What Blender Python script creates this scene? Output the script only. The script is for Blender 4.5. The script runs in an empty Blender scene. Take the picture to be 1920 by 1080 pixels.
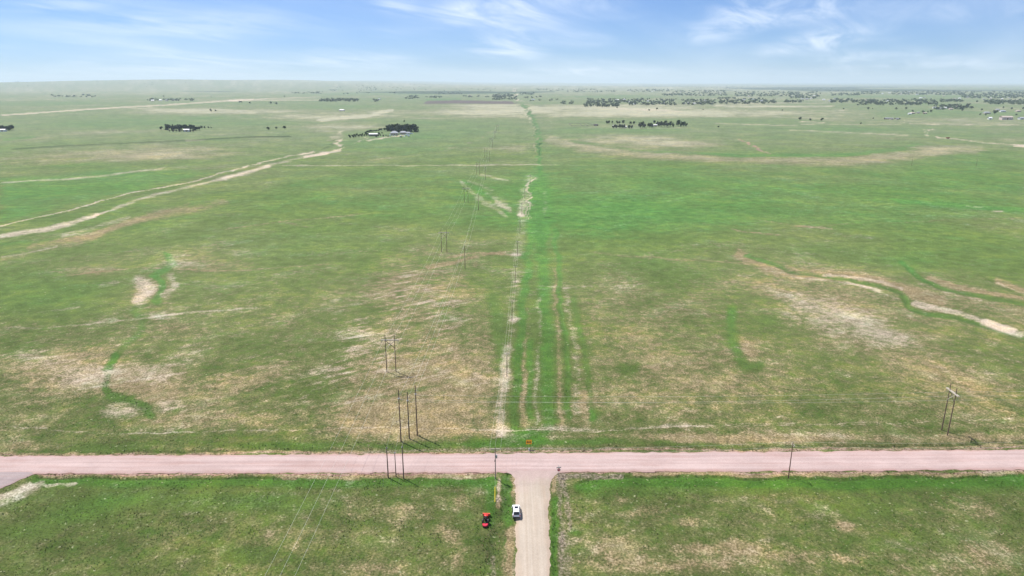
import bpy, math, random
import numpy as np
from mathutils import Vector, Matrix

random.seed(7)
RNG = np.random.default_rng(11)
SC = bpy.context.scene
COL = SC.collection
R = math.radians

# ------------------------------------------------------------------ camera
CAM_H = 95.0
PITCH = R(16.78)
FPX = 1280.0                                   # focal length in photo pixels (1920 wide)
cam_d = bpy.data.cameras.new('camera')
cam_d.sensor_width = 36.0
cam_d.lens = 36.0 * FPX / 1920.0
cam_d.clip_start = 1.0
cam_d.clip_end = 150000.0
cam = bpy.data.objects.new('camera', cam_d)
COL.objects.link(cam)
cam.location = (0, 0, CAM_H)
cam.rotation_euler = (math.pi / 2 - PITCH, 0, 0)
SC.camera = cam

# ------------------------------------------------------------------ light
SUN_EL = R(60)
SUN_AZ = R(-50)                                # bearing from +Y (ahead), negative = left
w = bpy.data.worlds.new('World')
SC.world = w
w.use_nodes = True
nt = w.node_tree
nt.nodes.clear()
N = nt.nodes.new
L = nt.links.new
out = N('ShaderNodeOutputWorld')
bg = N('ShaderNodeBackground')
bg.inputs['Strength'].default_value = 0.07
sky = N('ShaderNodeTexSky')
sky.sky_type = 'NISHITA'
sky.sun_disc = False
sky.sun_elevation = SUN_EL
sky.sun_rotation = SUN_AZ
sky.altitude = 1900
sky.air_density = 1.0
sky.dust_density = 0.3
sky.ozone_density = 2.2
# thin cirrus: noise on the view direction projected to a plane high overhead
tc = N('ShaderNodeTexCoord')
sep = N('ShaderNodeSeparateXYZ'); L(tc.outputs['Generated'], sep.inputs[0])
def mth(op, a, b=None, c=None, clamp=False, tree=None):
    n = (tree or nt).nodes.new('ShaderNodeMath'); n.operation = op; n.use_clamp = clamp
    for i, v in enumerate((a, b, c)):
        if v is None: continue
        if isinstance(v, (int, float)): n.inputs[i].default_value = v
        else: (tree or nt).links.new(v, n.inputs[i])
    return n.outputs[0]
zz = mth('ADD', mth('MAXIMUM', sep.outputs[2], 0.0), 0.10)
cx = mth('DIVIDE', sep.outputs[0], zz)
cy = mth('DIVIDE', sep.outputs[1], zz)
cmb = N('ShaderNodeCombineXYZ'); L(cx, cmb.inputs[0]); L(cy, cmb.inputs[1])
mp = N('ShaderNodeMapping'); L(cmb.outputs[0], mp.inputs[0])
mp.vector_type = 'TEXTURE'; mp.inputs['Rotation'].default_value = (0, 0, R(62)); mp.inputs['Scale'].default_value = (2.2, .8, 1)
mp.inputs['Location'].default_value = (3.1, 1.7, 0)
def noise(vec, scale, detail, rough=0.55, dist=0.0, tree=None):
    n = (tree or nt).nodes.new('ShaderNodeTexNoise')
    n.inputs['Scale'].default_value = scale; n.inputs['Detail'].default_value = detail
    n.inputs['Roughness'].default_value = rough; n.inputs['Distortion'].default_value = dist
    (tree or nt).links.new(vec, n.inputs['Vector'])
    return n.outputs['Fac']
def mapr(v, a, b, c=0.0, d=1.0, smooth=True, tree=None):
    n = (tree or nt).nodes.new('ShaderNodeMapRange')
    n.interpolation_type = 'SMOOTHSTEP' if smooth else 'LINEAR'
    n.inputs['From Min'].default_value = a; n.inputs['From Max'].default_value = b
    n.inputs['To Min'].default_value = c; n.inputs['To Max'].default_value = d
    (tree or nt).links.new(v, n.inputs['Value'])
    return n.outputs[0]
def cloud_xy(px, py):
    vx = (px - 960) / FPX; vy = -(py - 540) / FPX
    v = Vector((vx, math.cos(PITCH) + vy * math.sin(PITCH), -math.sin(PITCH) + vy * math.cos(PITCH))).normalized()
    return v.x / (v.z + .10), v.y / (v.z + .10)
big = mapr(noise(cmb.outputs[0], 0.33, 3), 0.46, 0.70)
for kx, ky, brx, bry, bk in ((1460, 22, 200, 34, 1.0), (1530, 78, 95, 34, 1.0), (1340, 60, 90, 26, .7), (930, 22, 110, 26, .8), (950, 88, 95, 26, .8), (1080, 76, 80, 18, .55), (330, 50, 330, 36, .55), (640, 112, 170, 22, .55), (745, 15, 50, 22, .5), (1800, 20, 200, 30, .5), (1050, 138, 500, 14, .35), (90, 12, 160, 16, .5)):
    x0_, y0_ = cloud_xy(kx, ky); x1_, _u = cloud_xy(kx + brx, ky); _u, y1_ = cloud_xy(kx, min(ky + bry, 150))
    qx = mth('DIVIDE', mth('SUBTRACT', cx, x0_), abs(x1_ - x0_)); qy = mth('DIVIDE', mth('SUBTRACT', cy, y0_), abs(y1_ - y0_))
    qq = mth('SQRT', mth('ADD', mth('MULTIPLY', qx, qx), mth('MULTIPLY', qy, qy)))
    big = mth('ADD', big, mapr(qq, 1.25, .1, 0.0, bk), clamp=True)
wisp = mapr(noise(mp.outputs[0], 1.9, 10, 0.60, 0.9), 0.30, 0.78)
soft = mapr(noise(mp.outputs[0], 0.5, 4, 0.5, 0.4), 0.38, 0.70)
cl = mth('ADD', mth('MULTIPLY', mth('MULTIPLY', big, wisp), 0.95), mth('MULTIPLY', soft, 0.26), clamp=True)
mix = N('ShaderNodeMix'); mix.data_type = 'RGBA'
L(cl, mix.inputs['Factor'])
tint = N('ShaderNodeMix'); tint.data_type = 'RGBA'; tint.blend_type = 'MULTIPLY'
tint.inputs['Factor'].default_value = 1.0
L(sky.outputs[0], tint.inputs['A']); tint.inputs['B'].default_value = (0.44, 0.585, 0.87, 1)
L(tint.outputs['Result'], mix.inputs['A'])
mix.inputs['B'].default_value = (7.2, 7.9, 9.0, 1)
L(mix.outputs['Result'], bg.inputs['Color'])
L(bg.outputs[0], out.inputs['Surface'])

sun_d = bpy.data.lights.new('sun', 'SUN')
sun_d.energy = 3.4
sun_d.angle = R(0.53)
sun_d.color = (1.0, 0.955, 0.89)
sun = bpy.data.objects.new('sun', sun_d)
COL.objects.link(sun)
sdir = Vector((math.sin(SUN_AZ) * math.cos(SUN_EL), math.cos(SUN_AZ) * math.cos(SUN_EL), math.sin(SUN_EL)))
sun.rotation_euler = sdir.to_track_quat('Z', 'Y').to_euler()
sun.location = (-300, 250, 600)

vs = SC.view_settings
vs.view_transform = 'Standard'
vs.look = 'None'
vs.gamma = 1.0
vs.use_curve_mapping = False
vs.exposure = 1.0
SC.render.engine = 'CYCLES'
SC.cycles.use_denoising = True
SC.cycles.denoiser = 'OPENIMAGEDENOISE'
SC.cycles.denoising_input_passes = 'RGB_ALBEDO_NORMAL'
SC.cycles.denoising_prefilter = 'ACCURATE'
SC.cycles.max_bounces = 6
SC.cycles.volume_bounces = 1
SC.cycles.volume_step_rate = 4.0

# ------------------------------------------------------------------ photo geometry -> world
def g_np(px, py):
    """ground point (z = 0) seen at photo pixel"""
    px = np.asarray(px, float); py = np.asarray(py, float)
    vx = (px - 960) / FPX; vy = -(py - 540) / FPX
    dy = math.cos(PITCH) + vy * math.sin(PITCH)
    dz = -math.sin(PITCH) + vy * math.cos(PITCH)
    t = CAM_H / np.maximum(-dz, 1e-5)
    return vx * t, dy * t
def proj_np(x, y, z=0.0):
    rz = z - CAM_H
    depth = y * math.cos(PITCH) - rz * math.sin(PITCH)
    up = y * math.sin(PITCH) + rz * math.cos(PITCH)
    depth = np.maximum(depth, 1.0)
    return 960 + FPX * x / depth, 540 - FPX * up / depth

# lattice value noise
TAB = RNG.random((512, 512))
def vn(x, y, ox=0.0):
    x = x + ox * 37.1; y = y + ox * 91.7
    xi = np.floor(x).astype(np.int64); yi = np.floor(y).astype(np.int64)
    fx = x - xi; fy = y - yi
    fx = fx * fx * (3 - 2 * fx); fy = fy * fy * (3 - 2 * fy)
    a = TAB[xi & 511, yi & 511]; b = TAB[(xi + 1) & 511, yi & 511]
    c = TAB[xi & 511, (yi + 1) & 511]; d = TAB[(xi + 1) & 511, (yi + 1) & 511]
    return (a * (1 - fx) + b * fx) * (1 - fy) + (c * (1 - fx) + d * fx) * fy
def fbm(x, y, s, o=4, ox=0.0, rough=0.5):
    v = 0; amp = 1; tot = 0
    for k in range(o):
        v = v + amp * vn(x * s * 2 ** k, y * s * 2 ** k, ox + k * 3.3); tot += amp; amp *= rough
    return v / tot
def sstep(a, b, v):
    t = np.clip((v - a) / (b - a), 0, 1)
    return t * t * (3 - 2 * t)

def gz(x, y):
    x = np.asarray(x, float); y = np.asarray(y, float)
    d = np.hypot(x, y)
    z = (fbm(x, y, 1 / 95.0, 3, 6) - .5) * 1.5 * sstep(230, 420, d)
    z = z + (fbm(x, y, 1 / 700.0, 3, 1) - 0.5) * 6.0 * sstep(600, 2500, d)
    z = z + (fbm(x, y, 1 / 2600.0, 3, 2) - 0.5) * 46 * sstep(4000, 12000, d)
    # long low rise on the left skyline
    z = z + 150 * np.exp(-((x + 6500) / 4200) ** 2) * sstep(7500, 14000, y) * (1 - sstep(20000, 30000, y) * 0.3)
    z = z + (60 * sstep(20000, 36000, y)) * (0.4 + fbm(x, y, 1 / 5200.0, 4, 5)) * (1 - 0.6 * sstep(0, 9000, x))
    return z
def at(px, py):
    x, y = g_np(px, py)
    x = float(x); y = float(y)
    return x, y, float(gz(x, y))
def pxm(py):
    """photo pixels per metre across, on the ground at row py"""
    x, y = g_np(960, py)
    depth = float(y) * math.cos(PITCH) + CAM_H * math.sin(PITCH)
    return FPX / depth
def height_for(px, py, top_py):
    x, y = g_np(px, py); lo, hi = 0.0, 60.0
    for _ in range(40):
        m = (lo + hi) / 2
        if proj_np(x, y, m)[1] > top_py: lo = m
        else: hi = m
    return (lo + hi) / 2

# ------------------------------------------------------------------ ground paint (what grows where)
# kinds of cover: dry straw, lush green, bare soil, dark weeds, red shoulder soil, ploughed soil, grey tumbleweed, white sand
KINDS = ('dry', 'lush', 'bare', 'dark', 'red', 'plow', 'grey', 'streak')
def S(kind, strength, pts, hw, soft=0.5): return ('s', kind, strength, pts, hw, min(1.15, soft + .3))
def B(kind, strength, cx, cy, rx, ry, rot=0, soft=0.75): return ('b', kind, strength, cx, cy, rx, ry, rot, soft)
def P(kind, strength, pts, soft): return ('p', kind, strength, pts, soft)
PAINT = [
 # ---- broad fields
 P('lush', .42, [(0,335),(200,322),(340,318),(400,324),(240,360),(120,385),(0,418)], 6),
 P('lush', .30, [(1010,312),(1920,305),(1920,400),(1500,420),(1300,445),(1060,430)], 24),
 B('lush', .30, 1120, 405, 150, 40), B('lush', .15, 1300, 380, 200, 40), B('lush', .16, 1750, 395, 220, 30),
 P('lush', .25, [(560,312),(1000,312),(980,420),(700,400),(480,380)], 20),
 B('lush', .28, 90, 555, 150, 45), B('lush', .25, 60, 660, 60, 30), B('lush', .16, 450, 640, 130, 50),
 B('lush', .12, 560, 450, 200, 45), B('lush', .22, 420, 385, 90, 14), B('lush',.2,300,420,110,12,-12),
 B('lush', .22, 1560, 470, 190, 22, 6), B('lush', .16, 1700, 500, 60, 25), B('dry', .12, 1430, 560, 180, 60),
 B('dry', .16, 1280, 640, 190, 80), B('dry', .16, 1300, 730, 240, 60), B('dry', .10, 1180, 560, 120, 80),
 B('lush', .10, 1560, 720, 120, 50), B('lush', .12, 1830, 660, 90, 50), B('lush', .10, 1250, 500, 120, 30),
 B('dry', .10, 1850, 760, 140, 50),
 # ---- far flats
 B('dry', .26, 180, 296, 240, 20), B('dry', .26, 340, 285, 110, 14), S('bare', .5, [(0,342),(110,338),(200,329),(250,322),(300,316)], 2.0, .9), S('bare', .3, [(290,318),(345,314)], 1.5, .9), B('dry', .3, 60, 262, 90, 6), B('dry', .5, 640, 238, 110, 13),
 B('dry', .4, 560, 222, 90, 6), B('dry', .42, 930, 206, 110, 14), B('dry', .40, 1130, 207, 190, 12), B('dry', .28, 960, 272, 70, 28),
 B('dry', .4, 800, 225, 90, 6), B('dry', .35, 1250, 207, 160, 9), B('dry', .35, 1420, 215, 300, 9), B('dry', .25, 1700, 228, 260, 10),
 B('dry', .5, 430, 208, 180, 5), B('lush', .3, 300, 235, 260, 9), B('lush', .3, 300, 222, 260, 6), B('lush', .34, 820, 240, 120, 24),
 B('lush', .3, 740, 272, 150, 22), B('lush', .3, 1150, 245, 110, 7), B('lush', .25, 1550, 245, 220, 8), B('lush', .25, 1830, 300, 140, 12),
 B('lush', .3, 60, 195, 180, 5), B('lush', .3, 650, 199, 110, 5), B('lush', .28, 700, 176, 160, 3), B('lush', .35, 940, 174, 60, 3),
 B('lush', .3, 1700, 181, 180, 4), B('lush', .25, 1160, 181, 90, 4), B('lush',.2,1750,212,230,6),
 B('dry', .15, 200, 172, 420, 6), B('dry', .25, 900, 163, 900, 5), B('dry', .15, 1300, 172, 500, 8),
 # far right circle of dry grass round a darker strip
 S('dry', .60, [(1030,262),(1090,278),(1220,291),(1420,298),(1600,299),(1700,292),(1740,284),(1800,280),(1840,284)], 9, 1.1),
 S('lush', .42, [(1075,266),(1190,283),(1380,292),(1580,291),(1680,281),(1720,270)], 3.0, .7),
 S('dark', .25, [(1180,284),(1380,293.5),(1560,292.5)], 1.2),
 B('dry', .40, 1180, 262, 130, 10), B('dry', .42, 1270, 271, 90, 7), B('dry', .35, 1790, 288, 110, 14, 5), B('dry', .3, 1880, 262, 90, 6),
 S('red', .8, [(1388,262),(1405,270),(1420,279),(1440,288)], 2.0, .8), S('red', .5, [(1640,259),(1700,261),(1745,260)], 1.2),
 S('plow', .95, [(800,192),(850,191),(963,192.5)], 3.2, .5), S('lush', .6, [(800,186.5),(860,186)], 1.6), S('plow', .6, [(850,189),(900,189)], 1.2),
 # ---- pale roads far off
 S('bare', .75, [(0,217),(90,211),(190,204),(275,199),(340,195),(400,190.5),(470,186)], 1.5, .4), S('bare', .7, [(430,188.5),(520,188),(640,187)], .9, .5),
 S('bare', .6, [(470,186),(540,183.5),(600,182)], .8), S('bare', 1.0, [(967.5,187),(967,176),(966,165)], 1.6, .4), S('bare', .35, [(1000,200),(985,190),(970,187)], 1.2),
 S('bare', .6, [(1688,224),(1693,228),(1710,233),(1800,233.5),(1920,233)], .8, .5), S('bare', .75, [(1752,242.5),(1738,244.5),(1733,248),(1740,253),(1760,258),(1800,262),(1850,268),(1920,273)], 1.1, .4),
 S('bare', 1.0, [(1903,273),(1935,274)], 2.6, .3), S('bare', .6, [(1500,208.5),(1560,208),(1590,206)], .8), S('bare', .5, [(1500,233.5),(1690,234)], .8), S('bare', .5, [(1340,232),(1500,236)], .8),
 S('bare', .8, [(1503,228.5),(1530,230),(1545,231)], 1.0), S('bare', .6, [(1150,203.5),(1230,206),(1275,208.5)], 1.2), S('bare', .5, [(1480,244),(1600,249),(1700,254)], 1.4), S('dry', .5, [(1340,198),(1430,199.5),(1560,199)], 1.6),
 S('bare', .34, [(1072,237),(1095,240),(1140,239),(1220,242),(1290,240)], 1.6), S('bare', .6, [(690,258),(675,265),(668,268)], 1.2, .5), S('bare', .75, [(755,254),(720,258),(690,264)], 1.1, .5),
 S('dry', .6, [(600,226),(640,221),(690,217),(730,206)], 3.0, .8),
 S('dark', .6, [(20,279),(140,272),(250,268),(370,262),(450,258),(545,255.5)], 1.6, .6), S('dark', .3, [(430,255),(620,256)], .8),
 S('bare', .55, [(350,264),(385,262)], 1.4), S('lush', .5, [(0,262),(60,258)], 2.5),
 # ---- trail across the middle, fence line strip
 S('bare', .55, [(530,310),(700,310.5),(860,310),(1012,309)], 1.1, .5), S('bare', .25, [(1012,309),(1140,310),(1290,308)], 1.0),
 S('dark', .25, [(860,312),(1012,311.5)], .9),
 S('lush', .9, [(1011,325),(1011,290),(1010,262),(1007,240),(996,215),(982,198)], 3.0, .6), S('dark', .65, [(1010.5,292),(1011,268)], 2.0), S('dark', .5, [(1007,250),(997,217),(983,199)], 1.6),
 S('dry', .5, [(1004,300),(1004,262),(1002,240),(985,205)], 1.2),
 # ---- the wash and old ditch on the left
 S('bare', .8, [(0,443),(40,436),(90,428),(140,415),(182,403)], 4.5, .7), S('bare', .8, [(180,404),(200,396)], 2),
 S('bare', .74, [(0,424),(60,410),(130,394),(240,362),(350,343),(410,327),(470,309),(540,293),(592,284)], 1.1, .4),
 S('dark', .35, [(60,415),(180,384),(290,358),(400,335),(500,306),(585,288)], 2.4, .6),
 S('bare', .54, [(205,394),(290,366),(360,350),(430,332),(500,310),(560,296),(610,287)], 2.8, .8),
 S('bare', .5, [(420,335),(470,324),(500,312)], 2.6, .8), S('bare', .8, [(570,294),(615,286),(642,280),(640,274),(628,268),(640,261)], 2.4, .4),
 S('dark', .5, [(600,280),(624,272),(630,262)], 2.0), S('dry', .5, [(620,262),(640,250)], 5),
 S('dry', .26, [(0,487),(60,474),(140,458),(220,424),(300,398),(350,384)], 5.5, .9), S('bare', .45, [(0,484),(60,473),(110,462)], 2.2, .8),
 S('dry', .4, [(60,460),(170,440),(260,415),(420,378)], 7, .9), S('bare', .45, [(120,440),(180,425),(240,408)], 4, .9),
 S('lush', .3, [(0,460),(80,452),(170,432)], 4), S('dark', .2, [(60,470),(180,447),(320,410),(440,384)], 3, .9),
 # ---- left meadow: green swale with pale clay flats
 S('lush', .65, [(312,478),(322,490),(305,505),(288,517),(300,530),(308,545),(302,562)], 7, .5), S('dark', .22, [(318,490),(300,508),(288,516),(305,532),(304,560)], 4, .8),
 S('lush', .34, [(290,560),(255,582),(270,598),(262,625),(235,652),(205,690)], 7, .6), S('lush', .65, [(222,668),(200,695),(190,725),(200,744),(245,752),(275,764),(286,776)], 8, .5),
 S('dark', .2, [(210,690),(192,724),(240,752),(285,774)], 6, .8),
 S('bare', .7, [(262,530),(285,545),(270,558)], 12, .9), B('dry', .45, 285, 545, 48, 28), S('bare', .45, [(318,518),(330,535),(315,550)], 7, .8),
 B('dry', .34, 390, 488, 95, 26), B('bare', .30, 330, 492, 36, 16), B('bare', .25, 430, 472, 40, 8), B('dry', .3, 170, 510, 60, 12),
 B('dry', .34, 120, 690, 125, 52), B('bare', .44, 150, 700, 85, 34), B('bare', .25, 60, 665, 50, 18), B('dry', .32, 260, 720, 100, 48), B('bare', .38, 285, 700, 60, 26), B('bare', .55, 225, 772, 52, 16), B('bare', .45, 320, 762, 40, 16),
 B('dry', .2, 370, 745, 140, 50), B('bare', .3, 190, 605, 46, 8, -8), B('bare',.28,300,592,26,7), B('dry', .3, 330, 620, 60, 20), B('dry',.22,500,700,120,26,-12), B('dry',.25,420,790,200,20),
 S('bare', .35, [(0,617),(80,613),(160,609),(240,600),(310,591),(480,576)], 1.5, .5), S('bare', .12, [(480,576),(640,560)], 1.2),
 S('dark', .22, [(480,457),(560,460),(600,466),(680,472)], 1.2), S('dry', .3, [(520,415),(560,421),(590,424)], 1.4),
 S('bare', .3, [(180,538),(215,530)], 4, .9), S('bare',.3,[(60,590),(150,575)],2,.9),
 # ---- middle: pale streaked slope left of the power line
 P('dry', .34, [(610,800),(640,700),(690,590),(720,500),(800,470),(870,500),(920,580),(940,680),(930,790)], 40),
 P('streak', .85, [(560,800),(600,680),(680,580),(730,500),(800,480),(850,520),(880,600),(860,720),(760,800)], 45),
 P('streak', .35, [(20,780),(30,640),(300,640),(560,620),(600,800)], 40),
 B('bare', .32, 700, 640, 80, 46), B('bare', .18, 610, 700, 90, 40), B('bare', .22, 760, 545, 60, 40), B('bare', .2, 900, 690, 36, 30), B('bare', .18, 850, 590, 40, 30), B('bare',.2,830,505,16,10,20),
 B('lush', .22, 580, 735, 40, 14), B('lush', .15, 870, 640, 14, 40), B('dry', .2, 700, 780, 160, 24),
 S('lush', .3, [(925,560),(935,630),(945,690)], 12, .9), S('dark',.18,[(868,590),(870,640),(878,680)],4,.9),
 S('bare', .3, [(800,548),(900,540),(985,535),(1060,538),(1160,535),(1260,526)], 1.3, .6), S('bare', .3, [(1380,516),(1470,509)], 1.3), S('dry', .4, [(840,480),(900,474),(985,478)], 2.0, .9), S('dry', .4, [(800,500),(850,492),(890,480),(960,470)], 3, .9),
 # ---- right of way: stripes of straw and grass
 S('bare', .28, [(938,808),(946,720),(955,640),(962,560),(968,480),(976,420),(984,360),(996,332)], 9, .8),
 S('bare', .3, [(935,806),(945,720),(953,660)], 9, .9), B('bare', .5, 962, 598, 12, 6), B('bare', .5, 966, 528, 10, 4), B('bare', .5, 970, 476, 14, 3), B('bare', .6, 978, 402, 9, 4), S('bare', .18, [(978,395),(984,360)], 7, .9),
 S('bare', .5, [(989,410),(990,370),(990,345),(998,334)], 1.2, .4), S('bare', .5, [(994,410),(993,370),(993,345)], 1.0, .4),
 S('lush', .5, [(962,800),(972,700),(978,600),(982,520)], 8, .6), S('lush', .45, [(985,520),(992,450),(1000,400)], 7, .8),
 S('dry', .34, [(981,790),(984,720),(984,650),(986,580)], 6, .8), S('lush', .4, [(994,780),(996,640)], 5, .8),
 S('bare', .34, [(1006,790),(1008,720),(1012,640),(1012,560)], 4, .8), S('lush', .22, [(1018,800),(1016,600),(1010,430),(1004,340)], 45, .9), S('lush', .5, [(1028,800),(1028,700),(1024,600),(1016,500),(1012,430)], 11, .7),
 S('dry', .36, [(1052,792),(1050,720),(1046,640),(1042,520),(1040,440)], 4, .7), S('lush', .45, [(1066,780),(1064,690),(1056,600),(1046,500),(1041,430)], 5, .6), S('dark', .22, [(1066,760),(1062,680),(1052,560)], 3, .8),
 S('bare', .3, [(1082,770),(1080,690),(1072,600),(1064,540)], 6, .8), S('dry', .4, [(1098,780),(1096,740)], 10, .9), S('lush', .4, [(1110,780),(1094,660),(1080,560)], 6, .9),
 S('lush', .65, [(1012,430),(1012,380),(1006,340)], 18, .9), S('dark', .6, [(1022,406),(1034,407)], 1.6), S('bare', .25, [(1019,360),(1021,400)], 4, .9),
 S('bare', .42, [(864,344),(880,358),(905,375),(925,390),(945,405)], 4.5, .6), S('bare', .34, [(880,341),(905,350),(925,358)], 3.5, .7), S('bare', .6, [(928,379),(940,386),(955,392)], 5, .8), S('bare', .3, [(915,365),(935,372),(950,380)], 5, .9), S('bare', .35, [(905,328),(930,335),(955,340)], 2.2, .8), S('lush', .4, [(870,340),(900,358),(930,376),(950,400)], 3.5, .8),
 # ---- right: gullies
 S('dry', .5, [(1385,475),(1440,500),(1500,512),(1580,516),(1650,528),(1700,545),(1760,565)], 9, .9), S('bare', .55, [(1545,513),(1600,519),(1650,527),(1690,541)], 3, .7), S('bare', .4, [(1470,516),(1560,526),(1640,541),(1690,560)], 2.0, .7),
 S('bare', .68, [(1716,566),(1740,576),(1790,586),(1840,600),(1905,621)], 5.0, .6), S('bare', .6, [(1850,604),(1920,628)], 7, .8), S('bare',.45,[(1590,528),(1650,546)],3,.8),
 S('lush', .6, [(1405,478),(1440,492),(1480,507),(1540,515),(1590,523),(1650,535),(1690,548),(1702,562),(1712,578),(1745,590),(1800,598),(1860,613),(1925,634)], 4.0, .5),
 S('dark', .40, [(1440,492),(1480,507),(1540,516),(1590,524),(1650,536),(1690,549),(1702,563),(1712,579),(1745,591),(1800,599),(1860,614),(1925,635)], 2.4, .6),
 S('lush', .6, [(1680,490),(1705,508),(1730,526),(1780,543),(1850,556),(1925,573)], 3.2, .5), S('dark', .34, [(1690,500),(1720,520),(1760,537),(1830,552),(1925,571)], 2.0, .6), S('dry', .5, [(1740,522),(1800,538),(1870,552),(1925,562)], 4, .9), S('bare', .3, [(1720,530),(1780,548),(1880,570)], 1.8),
 S('dark', .34, [(1850,522),(1880,535),(1925,557)], 1.6, .6), S('dry', .5, [(1870,525),(1925,545)], 5, .9), S('bare', .4, [(1870,528),(1925,552)],1.5),
 S('bare', .18, [(1400,520),(1480,510)], 1.2), S('dark', .16, [(1720,488),(1800,497),(1925,515)], 1.6), S('dark',.12,[(1640,470),(1700,498)],2,.9),
 P('bare', .40, [(1450,545),(1560,555),(1660,600),(1720,650),(1640,648),(1540,620),(1470,580)], 22), P('dry', .24, [(1420,540),(1600,545),(1760,640),(1830,720),(1700,690),(1520,640)], 34), B('bare', .22, 1660, 635, 50, 16, 22), S('bare', .2, [(1720,655),(1760,690),(1790,715)], 6, .9),
 S('lush', .5, [(1372,580),(1370,640),(1388,680),(1400,690),(1425,686)], 9, .9), B('lush', .5, 1182, 692, 26, 12), B('dry', .3, 1400, 650, 24, 24),
 S('dark', .12, [(1340,640),(1300,700)], 3), B('lush',.2,1440,600,26,10),
 # ---- faint cattle trails and old ruts
 S('dry', .5, [(1075,335),(1100,341),(1170,355),(1240,372),(1320,390),(1400,409),(1480,421),(1560,428)], 1.2), S('dry', .5, [(1300,415),(1340,423),(1390,434),(1460,441)], 1.2), S('dark', .3, [(1160,311),(1320,306.5),(1500,304.5),(1700,303)], 1.0), S('dry', .45, [(1040,360),(1052,400),(1062,440)], 1.2),
 S('dry', .4, [(1480,425),(1640,418),(1800,412),(1925,409)], 1.3), S('dry', .4, [(1560,395),(1700,400),(1860,396)], 1.1), S('lush', .5, [(1680,376),(1760,382),(1850,390),(1925,394)], 4), B('bare', .7, 1870, 396, 14, 2), S('bare', .4, [(1815,386),(1840,388)], 1.2),
 S('dry', .35, [(560,330),(640,352),(720,360),(800,352)], 1.3), S('dry', .35, [(420,430),(540,412),(660,402),(800,400),(930,404)], 1.2), S('dark', .22, [(360,370),(470,352),(600,340)], 1.2), S('dry', .3, [(100,520),(260,500),(440,505),(620,495)], 1.3), S('dry', .3, [(1100,470),(1260,486),(1400,492)], 2, .9),
 S('dry', .4, [(0,372),(120,352),(260,338)], 1.1), S('dry', .3, [(1560,330),(1700,340),(1925,344)], 1.2), S('dry', .3, [(1100,324),(1300,332),(1480,330)], 1.2), S('dry', .35, [(700,300),(820,285),(900,262),(930,240)], 1.4), S('dry', .3, [(650,290),(740,280),(880,276)], 1.2), S('bare', .25, [(1600,720),(1520,760),(1450,790)], 1.2),
 # ---- trails just north of the road
 S('bare', .5, [(0,805),(60,806),(120,808),(230,813),(330,811),(420,808),(560,808),(640,804),(760,803),(900,803.5),(1010,804)], 1.2, .4),
 S('bare', .30, [(1010,804),(1100,808),(1186,807),(1300,800),(1367,795),(1450,786),(1503,778),(1580,768)], 1.1, .4), S('bare', .26, [(1010,800),(1100,804),(1186,803),(1300,796.5),(1367,791),(1450,782)], 1.0, .4),
 S('bare', .42, [(1120,808),(1250,801),(1367,798),(1500,797),(1600,795.5),(1700,793),(1800,790.5),(1925,789)], 1.1, .4), S('bare', .36, [(1186,806),(1300,802),(1500,800.5),(1700,797),(1925,793)], 1.0, .4),
 # ---- north verge
 B('dry', .38, 760, 806, 170, 16), B('bare', .25, 950, 812, 22, 16), B('bare', .36, 1060, 803, 60, 8), B('dry', .4, 1400, 822, 300, 9), B('bare', .3, 1520, 818, 100, 6), B('bare', .22, 1280, 820, 60, 5), B('dry', .4, 1830, 822, 110, 9), B('dry', .3, 60, 836, 90, 8), B('dry', .3, 330, 840, 200, 6), B('dry', .35, 650, 838, 120, 6),
 B('lush', .85, 985, 822, 40, 22), B('lush', .7, 920, 828, 60, 10), B('lush', .6, 1120, 828, 70, 9), B('lush', .45, 800, 833, 120, 7), B('lush', .5, 560, 836, 180, 8), B('lush', .45, 200, 840, 120, 9), B('lush', .3, 1040, 829, 50, 8), B('lush', .3, 1300, 834, 160, 4), B('dark', .3, 985, 824, 26, 12), B('dark', .2, 700, 833, 60, 5), B('dark',.2,480,838,120,4),B('lush',.4,1110,776,26,16),
 S('dark', .40, [(180,849),(420,845),(700,841)], 1.5, .8), S('dark', .45, [(1090,840),(1300,839),(1500,837),(1700,835),(1925,830)], 1.7, .6),
 S('grey', .55, [(680,845),(740,843),(820,842.5),(930,841.5),(1060,842),(1160,843)], 3.8, .7), S('red', .7, [(-20,853.5),(300,852.5),(690,848.5),(960,847.5),(1300,843.5),(1940,840.5)], 2.0, .6), S('dry', .5, [(-20,850),(300,849),(680,846)], 2.0, .8), S('dry', .5, [(1180,840.5),(1500,840),(1925,836)], 1.5, .8),
 # ---- south verge
 S('red', .85, [(50,889),(200,889.5),(400,889),(700,889),(925,887)], 2.2, .6), S('dry', .75, [(70,893),(300,893.5),(560,893.5)], 2.5, .7), S('dry', .85, [(540,893.5),(700,893),(922,894)], 5, .8), S('red', .7, [(1050,887),(1300,886),(1600,884.5),(1925,882)], 2.0, .6), S('dry', .7, [(1190,891),(1400,890.5),(1640,888),(1925,887)], 3.0, .7),
 S('dark', .45, [(70,896),(300,897),(560,897.5)], 2.0, .8), S('dark', .4, [(1080,908),(1110,899),(1200,896),(1480,896),(1700,893),(1925,891)], 1.8, .7),
 S('lush', .75, [(60,903),(200,903),(420,904),(620,904),(800,905),(918,903)], 10, .8), S('lush', 1.0, [(1085,914),(1130,905),(1300,903),(1480,903),(1700,900),(1925,896)], 9, .7), S('lush', .45, [(1100,926),(1400,915),(1925,908)], 9, .9),
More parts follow.
